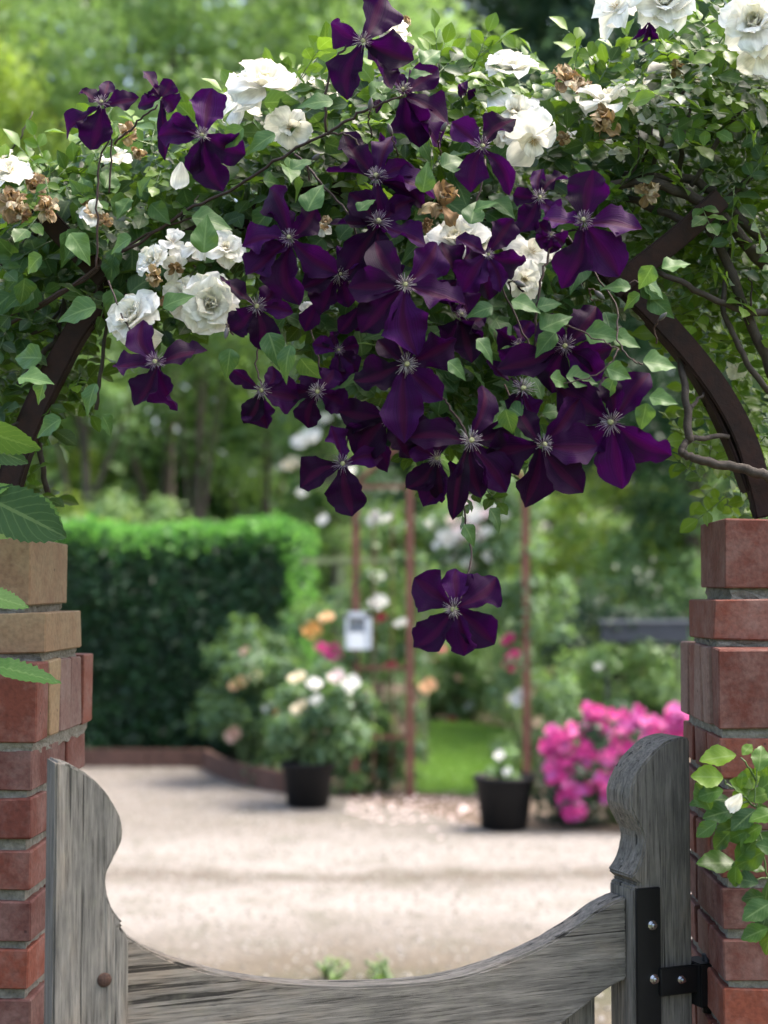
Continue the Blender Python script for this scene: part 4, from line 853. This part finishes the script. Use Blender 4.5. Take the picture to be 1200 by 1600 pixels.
def stamen_mesh(seed, n=64, mat='stamen'):
    q = random.Random(seed); mb = MB()
    for i in range(n):
        a = 2*math.pi*i*.382+q.uniform(-.1, .1); el = q.uniform(.05, 1.25); ln = q.uniform(.75, 1.08)*(1-.25*el/1.3); b0 = Vector((math.cos(a)*.1, math.sin(a)*.1, .05))
        d = Vector((math.cos(a)*math.cos(el), math.sin(a)*math.cos(el), math.sin(el))); m1 = b0+d*ln*.55+Vector((0, 0, .12)); e = b0+d*ln+Vector((0, 0, .02+q.uniform(-.1, .08)))
        mb.tube([b0, m1, e], [.010, .019, .012], 3, q.random())
    return mb.mesh('stamens', M[mat], True)
STR = [stamen_mesh(9+i, 40, 'rose_stamen') for i in range(2)]
ST = [stamen_mesh(i) for i in range(4)]
bm = bmesh.new(); bmesh.ops.create_icosphere(bm, subdivisions=2, radius=.2)
for v in bm.verts: v.co *= random.uniform(.85, 1.15); v.co.z *= .9
BOSS = bpy.data.meshes.new('pistil'); bm.to_mesh(BOSS); bm.free(); BOSS.materials.append(M['boss'])
def flower(cx, cy, Y, petals, face=(0, -1, .12), st=21, label=None):
    C = at(cx, cy, Y); f = empty('flower', C-Vector(clem.location), clem)
    if label: f['label'] = label
    face = (Vector(face)+Vector((prng.gauss(0, .28), 0, prng.gauss(0, .22)))).normalized()
    for k, pt in enumerate(petals):
        tx, ty, w = pt[:3]; roll = (pt[3] if len(pt) > 3 else prng.uniform(-.35, .35))+prng.gauss(0, .12); curl = pt[4] if len(pt) > 4 else prng.uniform(-.05, .22); dz = pt[5] if len(pt) > 5 else prng.uniform(-.004, .022)
        tip = at(tx, ty, Y+dz)-C+Vector((0, .002*(k % 2), 0))
        link('petal', petal_mesh(tip, w*1.12/FPX*Y/max(.8, math.cos(roll)), face, roll, curl, prng.uniform(.0, .14), prng.uniform(.2, .48)), f)
    if st:
        r = st*prng.uniform(.88, 1.1)/FPX*Y
        for nm, me in (('stamens', ST[prng.randrange(4)]), ('pistil', BOSS)):
            o = link(nm, me, f, face*(.005)); o.rotation_euler = face.to_track_quat('Z', 'Y').to_euler(); o.rotation_euler.rotate_axis('Z', prng.uniform(0, 6)); o.scale = (r,)*3
            if nm == 'pistil': o.location = face*(.005+r*.32)
    return f
flower(568, 66, 2.20, [(606, -18, 64, .1), (516, 36, 42, -.3), (541, 154, 54, .1), (646, 96, 42, .5), (612, 140, 36, -.9), (650, 72, 46, .2, .1, .04)], (.3, -1, .1), 18)
flower(632, 148, 2.22, [(685, 106, 36, .6), (655, 230, 68, .0, .0), (704, 190, 46, .3), (600, 104, 30), (692, 228, 46, -.2, .1, .03)], (0, -.9, .5), 16)
flower(589, 282, 2.23, [(538, 204, 42), (612, 205, 36), (509, 265, 38, .4), (682, 304, 52, -.2), (588, 372, 46), (648, 262, 32), (668, 322, 36, .2, .2, .03)], (0, -1, .3), 20)
flower(590, 352, 2.22, [(514, 345, 40, .3), (534, 440, 56), (668, 378, 46), (650, 312, 38), (545, 302, 42), (622, 440, 48)], (0, -1, .2), 23)
flower(632, 447, 2.155, [(586, 369, 48, -.2, .3), (688, 377, 52, .25, .3), (541, 446, 54, .2, .2), (728, 471, 54, -.1, .15), (652, 556, 62, .05, .1), (563, 521, 54, -.1, .15)], (0, -1, .1), 22)
flower(455, 375, 2.17, [(413, 289, 46, -.3, .3), (494, 324, 36, .5), (377, 379, 42, .3), (384, 430, 54, 0), (527, 428, 44, .3), (464, 476, 58, .1), (420, 322, 32, .3, .1, .02)], (0, -1, .2), 21)
flower(529, 428, 2.235, [(500, 494, 42), (545, 480, 36), (480, 412, 34), (556, 392, 40), (470, 450, 40)], (.2, -1, 0), 17)
flower(400, 479, 2.20, [(343, 431, 24, .6), (360, 516, 44), (408, 546, 48, 0), (458, 489, 27, .4), (428, 442, 34)], (0, -1, 0), 19)
flower(408, 609, 2.20, [(355, 576, 30), (426, 570, 26), (468, 624, 44), (417, 670, 44), (381, 662, 34)], (0, -1, -.1), 19, 'dark five-petalled flower hanging beside the densest cluster')
flower(498, 613, 2.22, [(473, 566, 36), (523, 574, 42), (541, 636, 40), (480, 669, 38), (442, 612, 26)], (0, -1, -.1), 17)
flower(527, 548, 2.245, [(488, 538, 30), (562, 540, 34), (531, 602, 36), (560, 580, 36), (515, 520, 28)], (0, -1, -.1), 13)
flower(632, 568, 2.17, [(552, 594, 54, .1), (714, 530, 54, .3), (692, 624, 48), (632, 692, 58, 0), (590, 528, 32), (648, 505, 36)], (0, -1, 0), 21)
flower(607, 652, 2.205, [(529, 642, 46, .2), (556, 716, 58), (648, 600, 40), (642, 716, 54), (675, 668, 44)], (.1, -1, 0), 14)
flower(535, 725, 2.20, [(467, 762, 50, .1), (550, 807, 58, 0), (519, 664, 28, .5), (600, 716, 30, .4)], (0, -1, 0), 17, 'purple flower with one rounded petal hanging straight down')
flower(733, 690, 2.165, [(638, 682, 48, .1), (768, 600, 40, .3, .4), (712, 814, 32, -.2), (752, 778, 40, .2), (795, 768, 52, -.2, .1, .03), (806, 676, 42, 0, .1, .03)], (0, -1, 0), 24)
flower(683, 716, 2.215, [(634, 762, 42), (660, 794, 46), (690, 786, 34), (640, 690, 40), (700, 650, 40)], (0, -1, -.1), 17)
flower(845, 696, 2.175, [(758, 716, 58, -.1), (820, 793, 56, 0), (914, 768, 54), (934, 696, 62, .2), (906, 622, 58, .2), (812, 638, 36, -.3)], (0, -1, 0), 21)
flower(958, 661, 2.20, [(868, 602, 62), (940, 588, 36), (1014, 578, 46, .1, .35), (1050, 714, 52), (970, 765, 62, .05), (910, 706, 46)], (0, -1, 0), 24, 'wide open purple flower with pale starry centre beside the iron band')
flower(884, 542, 2.205, [(936, 476, 52, .3, .4), (846, 492, 48), (776, 576, 46, .2), (958, 546, 38, .5), (938, 596, 48), (862, 614, 52)], (.1, -1, .1), 19)
flower(812, 540, 2.24, [(772, 514, 34), (790, 580, 40), (845, 580, 38), (830, 500, 32)], (0, -1, 0), 12)
flower(815, 611, 2.20, [(795, 645, 32), (838, 655, 34), (800, 590, 20)], (0, -1, .3), 22)
flower(712, 950, 2.16, [(648, 902, 58, 0), (778, 900, 58, 0), (645, 1012, 52), (724, 1026, 52, 0), (773, 1008, 52), (712, 888, 44, 0, 0, .02)], (0, -1, -.1), 20, 'single dark purple flower dangling alone below the cluster')
flower(752, 231, 2.20, [(706, 190, 42), (807, 182, 40), (735, 298, 46, .1, .3), (797, 304, 28, .4, .4)], (0, -1, .1), 19)
flower(841, 311, 2.23, [(800, 304, 28), (846, 262, 24), (892, 276, 30), (812, 362, 40), (872, 344, 32)], (0, -1, .1), 14)
flower(914, 350, 2.16, [(926, 264, 64, 0, .1), (1003, 358, 54, .1), (848, 336, 48, .1), (872, 448, 58, .1), (968, 432, 64, 0)], (0, -1, .1), 23, 'large purple flower beside the upper iron brace')
flower(862, 368, 2.215, [(838, 346, 24), (836, 374, 28), (884, 380, 28), (860, 396, 26)], (-.4, -1, .1), 7)
flower(760, 398, 2.18, [(713, 368, 30, .5), (802, 341, 38), (823, 408, 38), (782, 456, 26, .3), (722, 456, 54, .1), (765, 470, 40, .2, .1, .03)], (0, -1, .1), 13)
flower(716, 438, 2.225, [(690, 378, 42), (742, 366, 40), (735, 492, 40), (752, 430, 34), (680, 470, 40)], (0, -1, .3), 0)
flower(718, 498, 2.215, [(757, 534, 46, -.3), (738, 566, 40), (690, 540, 40), (760, 486, 34), (700, 470, 30)], (.2, -.8, .6), 14)
flower(160, 166, 2.22, [(95, 204, 34, .3, .4), (141, 234, 54, 0), (171, 126, 22, .3), (217, 152, 30, .3), (128, 138, 30, .4)], (0, -.9, .4), 16)
flower(252, 152, 2.25, [(228, 103, 20, .4, .3), (268, 124, 28), (212, 165, 26), (272, 172, 36), (258, 252, 20), (235, 140, 24)], (.6, -.8, .3), 0)
flower(318, 213, 2.17, [(332, 138, 52), (245, 209, 46, .1), (384, 243, 50, .1), (346, 299, 52), (298, 274, 30, .3), (273, 184, 24, .5)], (0, -1, .1), 16)
flower(247, 569, 2.17, [(224, 500, 42, .2), (324, 546, 48, 0), (173, 571, 44, 0), (208, 633, 50, 0), (276, 643, 52, 0)], (0, -1, 0), 21, 'five-petalled purple flower in front of the cream rose by the lower iron band')
flower(1014, 34, 2.33, [(988, 64, 15), (1004, 66, 13), (1016, 66, 13), (1030, 60, 13)], (0, -.4, -1), 0)
flower(730, 142, 2.36, [(722, 128, 16), (716, 148, 22), (742, 150, 18)], (-.5, -.8, 0), 0)
for (x_, y_, dx, dy) in [(588, 178, 4, -20), (594, 206, 2, 18), (806, 446, 14, 6), (648, 180, 8, 16), (430, 440, 30, 20), (570, 690, 30, 40), (590, 480, -30, 30), (760, 560, 30, 30), (560, 480, -26, 34), (700, 720, 30, 30), (900, 640, 20, 20), (600, 520, 20, 30), (500, 470, -20, 40), (880, 600, 30, 30), (660, 740, 20, 30)]:
    C = at(x_, y_, 2.25); l_ = math.hypot(dx, dy); link('petal', petal_mesh(at(x_+dx*1.2, y_+dy*1.2, 2.255)-C, max(12, l_*.75)/FPX*2.25, Vector((prng.gauss(0, .3), -1, .1)), 0, .1, .05, .1), clem, C-Vector(clem.location))

for (x_, y_, tx, ty, w_) in [(578, 172, 580, 152, 9), (805, 440, 822, 448, 10), (488, 250, 500, 240, 8), (690, 205, 698, 190, 8), (930, 455, 945, 468, 9), (355, 512, 352, 530, 8), (612, 210, 606, 192, 8), (1030, 500, 1042, 488, 8)]:
    a, b = at(x_, y_, 2.18), at(tx, ty, 2.175); mb = MB(); r = w_/2/FPX*2.18
    mb.tube([a+(b-a)*t for t in (0, .15, .45, .75, .92, 1)], [r*k for k in (.35, .8, 1, .7, .3, .06)], 8); mb.build('bud', M['bud'], clem, True, -Vector(clem.location))
    stem(clem, [(x_, y_, 2.18), (x_+(x_-tx)*.6, y_+(y_-ty)*.6+6, 2.2), (x_+(x_-tx)*.8+6, y_+(y_-ty)*.8+26, 2.26)], .0011, .0013, 'cane')
# ------------------------------------------------------------------ white climbing-rose blossoms
wr = random.Random(11)
def rose_petal(seed, cup, crumple, broad=1.0):
    q = random.Random(seed); vs = []; uv = []; fs = []; nv, nu = 7, 3; ph = q.uniform(0, 6); ph2 = q.uniform(0, 6)
    for i in range(nv+1):
        v = i/nv; w = broad*.5*np.interp(v, [0, .15, .4, .7, .9, 1], [.12, .4, .82, 1, .8, .34])
        for j in range(-nu, nu+1):
            u = j/nu; z = cup*(v*v*.5+u*u*w*.7)-.14*max(0, v-.7)*4*(1-.3*u) + crumple*(math.sin(v*7+ph+u*2)*.5*v+math.sin(u*5+ph2+v*4)*abs(u)*v)
            vs.append((u*w, v*(1-.06*u*u)+crumple*.3*math.sin(u*6+ph)*v, z)); uv.append((.5+u*.5, v))
    k = 2*nu+1
    for i in range(nv):
        for j in range(k-1): fs.append((i*k+j, i*k+j+1, i*k+k+j+1, i*k+k+j))
    return vs, fs, uv
def rp_mesh(seed, cup, crumple, mat, t, broad=1.0):
    mb = MB(); vs, fs, uv = rose_petal(seed, cup, crumple, broad); mb.add(vs, fs, uv, t); return mb.mesh('petal', M[mat], True)
RPM = {'outer': [rp_mesh(i, .15, .11, 'white', .55+.1*i, 1.0) for i in range(4)], 'mid': [rp_mesh(10+i, .45, .11, 'white', .4+.1*i, .95) for i in range(4)], 'inner': [rp_mesh(20+i, .8, .08, 'white', .1+.08*i, .9) for i in range(4)],
       'dead': [rp_mesh(30+i, .5, .26, 'withered', .15+.2*i, .7) for i in range(5)]}
def whorl(f, kind, n, r, tilt, ax, spread=.25, droop=0.0):
    q = ax.to_track_quat('Z', 'Y').to_matrix()
    a0 = wr.uniform(0, 6)
    for i in range(n):
        a = a0+2*math.pi*i/n+wr.gauss(0, .16); t = tilt+wr.gauss(0, spread*.5)
        m = Matrix.Rotation(a, 3, 'Z') @ Matrix.Rotation(t, 3, 'X')
        o = link('petal', wr.choice(RPM[kind]), f); mm = q @ m
        o.rotation_euler = mm.to_euler(); s = r*wr.uniform(.88, 1.12); o.scale = (s*wr.uniform(.9, 1.15), s, s)
def rose_bloom(cx, cy, Y, rpx, ax=(0, -1, .3), kind='full', label=None):
    C = at(cx, cy, Y); r = rpx/FPX*Y; ax = Vector(ax).normalized(); f = empty('blossom', C-Vector(rose.location)-ax*r*.25, rose)
    if label: f['label'] = label
    if kind == 'full': whorl(f, 'outer', 6, r*1.05, .22, ax); whorl(f, 'outer', 5, r*.95, .45, ax); whorl(f, 'mid', 5, r*.72, .75, ax); whorl(f, 'inner', 5, r*.5, 1.0, ax); whorl(f, 'inner', 5, r*.36, 1.3, ax); whorl(f, 'inner', 3, r*.28, 1.5, ax)
    if kind == 'open': whorl(f, 'outer', 6, r*1.05, .12, ax, .5); whorl(f, 'mid', 5, r*.8, .5, ax, .5); whorl(f, 'inner', 3, r*.45, .9, ax)
    if kind == 'loose': whorl(f, 'outer', 5, r*1.1, -.15, ax, .9); whorl(f, 'mid', 3, r*.7, .5, ax, .9)
    if kind == 'dead': whorl(f, 'dead', 7, r*1.05, .3, ax, 1.3); whorl(f, 'dead', 6, r*.8, .9, ax, 1.0); f.name = 'withered_blossom'
    if kind == 'half': whorl(f, 'outer', 4, r, -.1, ax, .9); whorl(f, 'dead', 5, r*.7, .7, ax, 1.0)
    if kind in ('open', 'loose'):
        o = link('stamens', STR[wr.randrange(2)], f, ax*r*.12); o.rotation_euler = ax.to_track_quat('Z', 'Y').to_euler(); o.scale = (r*.26,)*3
    return f
for a in [(412, 122, 2.3, 58, (.15, -.8, .8), 'open'), (370, 152, 2.36, 40, (-.5, -.6, .6), 'loose'), (452, 200, 2.34, 34, (.2, -.9, -.5), 'loose'), (500, 132, 2.42, 34, (0, -.6, .9), 'open'), (800, 98, 2.36, 46, (-.1, -.5, .9), 'full'), (806, 172, 2.33, 46, (0, -.9, .4), 'open'), (835, 222, 2.29, 48, (.2, -.6, -.9), 'loose'), (790, 215, 2.33, 36, (-.2, -.6, -.9), 'loose'),
          (948, 150, 2.35, 52, (.05, -.35, 1), 'open'), (1040, 0, 2.36, 50, (-.1, -.75, .1), 'full'), (960, 8, 2.38, 46, (-.4, -.5, .2), 'loose'), (1178, 34, 2.28, 56, (-.3, -1, .1), 'full'), (1190, 85, 2.31, 42, (-.2, -.8, -.6), 'loose'), (1088, 122, 2.44, 30, (.1, -.7, .7), 'open'), (1020, 158, 2.44, 28, (-.2, -.6, .8), 'loose'), (1000, 128, 2.48, 20, (0, -.6, .8), 'loose'),
          (328, 474, 2.25, 50, (.15, -1, -.12), 'full'), (282, 462, 2.3, 36, (-.5, -.8, .1), 'open'), (206, 492, 2.27, 46, (-.35, -.8, .35), 'full'), (215, 525, 2.29, 34, (-.2, -.8, -.6), 'loose'), (352, 386, 2.27, 34, (.2, -.8, .3), 'open'), (305, 380, 2.29, 26, (-.3, -.7, .5), 'loose'), (236, 406, 2.28, 30, (-.5, -.7, .3), 'full'), (270, 375, 2.31, 28, (.1, -.8, .4), 'loose'), (275, 420, 2.3, 24, (.3, -.8, -.3), 'half'),
          (712, 372, 2.27, 52, (-.1, -.75, .6), 'full'), (745, 380, 2.3, 36, (.3, -.8, .3), 'open'), (820, 436, 2.25, 34, (.2, -.9, -.2), 'open'), (832, 392, 2.28, 36, (.3, -.8, .1), 'loose'), (868, 400, 2.3, 22, (.3, -.8, .1), 'loose'), (14, 262, 2.38, 40, (.1, -.6, .7), 'open'), (-2, 250, 2.42, 30, (0, -.5, .8), 'full'), (145, 332, 2.33, 24, (.3, -.8, .2), 'half'), (180, 240, 2.4, 24, (0, -.7, .6), 'loose'), (130, 318, 2.36, 18, (0, -.7, .5), 'half'),
          (612, 46, 2.27, 32, (.2, -.6, .8), 'open'), (483, 492, 2.3, 18, (.1, -.8, -.5), 'loose'), (1152, 572, 2.6, 18, (0, -.9, .2), 'loose'), (880, 205, 2.42, 22, (0, -.6, .8), 'loose'), (720, 300, 2.4, 16, (0, -.7, .6), 'loose'), (600, 640, 2.36, 22, (0, -.9, .3), 'loose'), (505, 355, 2.33, 14, (0, -.9, .3), 'half'), (970, 235, 2.44, 16, (0, -.7, .6), 'loose'),
          (692, 316, 2.26, 34, (.3, -.8, .3), 'dead'), (945, 188, 2.32, 30, (0, -.9, -.3), 'dead'), (885, 122, 2.36, 28, (.1, -.6, .7), 'dead'), (905, 130, 2.38, 20, (.3, -.6, .6), 'dead'), (1012, 300, 2.4, 24, (0, -.9, .2), 'dead'), (18, 312, 2.36, 30, (.2, -.8, .4), 'dead'), (75, 322, 2.34, 24, (.2, -.8, .2), 'dead'), (198, 208, 2.36, 18, (.2, -.8, -.2), 'dead'), (215, 238, 2.36, 14, (.1, -.8, -.4), 'dead'),
          (240, 432, 2.26, 18, (0, -.8, -.6), 'dead'), (262, 470, 2.3, 14, (0, -.9, 0), 'dead'), (55, 290, 2.4, 22, (.2, -.8, .4), 'dead'), (632, 35, 2.3, 14, (.3, -.7, .4), 'dead'), (1055, 105, 2.42, 16, (.1, -.8, .4), 'dead'), (1075, 118, 2.42, 12, (.1, -.8, .4), 'dead'), (668, 352, 2.3, 12, (0, -.9, .2), 'dead'), (510, 345, 2.32, 10, (0, -.9, .2), 'dead'), (30, 330, 2.36, 20, (0, -.8, .3), 'dead'), (160, 345, 2.34, 16, (.2, -.8, 0), 'dead'), (525, 118, 2.4, 12, (0, -.7, .5), 'dead'), (880, 215, 2.38, 12, (0, -.9, -.2), 'dead')]:
    rose_bloom(*a)
# one fallen petal caught on the leaves
o = link('petal', RPM['mid'][1], rose, at(283, 253, 2.2)-Vector(rose.location)); o.rotation_euler = Matrix(((.8, -.25, -.3), (-.25, .1, -.95), (.3, -.95, -.1))).to_euler(); o.rotation_euler = (R(-95), R(8), R(-10)); o.scale = (.034, .042, .034)

# ------------------------------------------------------------------ hornbeam leaves by the tan-topped pillar
HP = [(0, .04), (.06, .14), (.2, .25), (.4, .3), (.6, .27), (.8, .17), (.92, .08), (1, .004)]
def horn_leaf(root, x_, y_, tx, ty, Y, dz, nrm, t, w=1.0):
    p = at(x_, y_, Y); q = at(tx, ty, Y+dz); d = q-p; v, f, uv = fine(dens(HP, 27), .1, .08, .05, 0, 3); v = v.copy()
    v[:, 2] += .016*np.sin((v[:, 1]-np.abs(v[:, 0])*.75)*2*math.pi*11); v[:, 0] *= w
    me = scatter_mesh('leaf', (v, f, uv), np.zeros((1, 3)), np.array([d]), np.array([nrm]), [d.length], [t], M['horn_leaf']); link('leaf', me, root, p-Vector(root.location))
horn = empty('hornbeam_twig', (-.75, 2.25, 1.3)); tag(horn, 'ribbed green hornbeam leaves poking out over the tan-topped pillar', 'leafy twig')
for a in [(-25, 775, 104, 838, 2.2, .02, (.1, -.95, .2), -.12, 1.0), (45, 775, 104, 832, 2.26, .03, (.3, -.6, .7), .8, 1.1), (-45, 665, 62, 706, 2.2, .02, (.2, -.6, -.5), .3, .85), (-40, 690, 45, 722, 2.23, .02, (-.1, -.9, .3), -.05, .8), (-30, 775, 15, 755, 2.2, .01, (0, -.7, .7), .9, 1.1), (-40, 925, 46, 945, 2.18, .01, (.1, -.6, .75), .75, .9), (-35, 1035, 97, 1060, 2.18, .01, (.1, -.55, .85), .65, .62), (-30, 820, 25, 836, 2.3, .01, (0, -.8, .6), .8, 1.1)]: horn_leaf(horn, *a)
for pix in ([(-110, 2440, 2.26), (-95, 1700, 2.24), (-80, 1100, 2.24), (-75, 800, 2.24), (-70, 640, 2.24)], [(-75, 760, 2.24), (-20, 774, 2.21), (45, 775, 2.22)], [(-77, 935, 2.24), (-30, 926, 2.18)], [(-79, 1045, 2.24), (-20, 1038, 2.18)], [(-71, 672, 2.24), (-20, 672, 2.2)]): stem(horn, pix, .0016, .001, 'cane', 'twig')

# ------------------------------------------------------------------ rose spray in front of the right-hand pillar
spr = empty('rose_spray', at(1225, 1480, 2.2)); tag(spr, 'fresh green rose spray hanging in front of the red brick pillar', 'leafy spray')
SL = Leaves()
for x_, y_, dx, dy, t in [(1150, 1180, -46, 6, .95), (1160, 1180, 12, -14, .95), (1160, 1205, 0, 22, .9), (1185, 1205, 6, -34, .85), (1130, 1215, -40, -2, .95), (1130, 1235, -36, 6, .9), (1140, 1220, 30, 14, .95), (1165, 1225, -10, 34, .9), (1150, 1220, 36, -6, .9), (1185, 1235, 34, -24, .7), (1200, 1230, 20, 26, .6), (1140, 1250, -50, -4, .2), (1110, 1265, -18, -34, .3), (1150, 1265, -42, 10, .45), (1120, 1285, -26, 18, .3), (1160, 1285, -36, 16, .55), (1185, 1255, 10, 26, .6),
    (1165, 1300, -24, 10, .6), (1190, 1290, -34, 20, .5), (1165, 1300, 4, 34, .5), (1200, 1310, -40, 16, .6), (1195, 1330, -38, 20, .6), (1185, 1345, -34, 6, .55), (1150, 1350, -48, -4, .65), (1150, 1352, -2, 28, .55), (1150, 1345, 24, -26, .65), (1195, 1360, -26, -10, .5), (1185, 1380, -34, -8, .35), (1200, 1375, -4, 36, .35), (1195, 1400, -30, 4, .3), (1205, 1410, -36, 22, .4), (1198, 1430, -10, 28, .4), (1210, 1440, -14, 40, .2), (1200, 1450, -34, 14, .4), (1205, 1240, -30, 4, .75), (1215, 1270, -36, 8, .5), (1220, 1330, -30, -10, .5), (1212, 1190, -30, 14, .8), (1195, 1180, 16, 10, .85), (1180, 1265, -30, 26, .4), (1140, 1300, -20, 22, .35), (1210, 1300, -26, 24, .55)]:
    Yd = rnd.uniform(2.16, 2.24); p = at(x_, y_, Yd); d = at(x_+dx, y_+dy, Yd+rnd.uniform(-.01, .012))-p
    SL.add(p, d, Vector((rnd.gauss(0, .25), -.75, .6+rnd.gauss(0, .2))), d.length*1.25, t)
plant_leaves(spr, SL, T_ROSE, 6, M['rose_leaf'], 300, 'leaf')
for pix in ([(1262, 2440, 2.24), (1255, 1900, 2.23), (1230, 1480, 2.22), (1205, 1400, 2.21), (1192, 1320, 2.2), (1180, 1250, 2.2), (1185, 1190, 2.2)], [(1192, 1320, 2.21), (1165, 1310, 2.2), (1150, 1350, 2.2)], [(1182, 1262, 2.21), (1150, 1235, 2.2), (1130, 1218, 2.2)], [(1183, 1220, 2.21), (1160, 1185, 2.2)], [(1180, 1250, 2.21), (1140, 1262, 2.2)], [(1200, 1370, 2.21), (1180, 1375, 2.2)], [(1205, 1400, 2.21), (1200, 1450, 2.2)]): stem(spr, pix, .0018, .001, 'greenstem', 'stem', .03)
o = link('petal', RPM['mid'][2], spr, at(1158, 1240, 2.15)-Vector(spr.location)); o.rotation_euler = (R(-70), R(20), R(15)); o.scale = (.026, .032, .026)
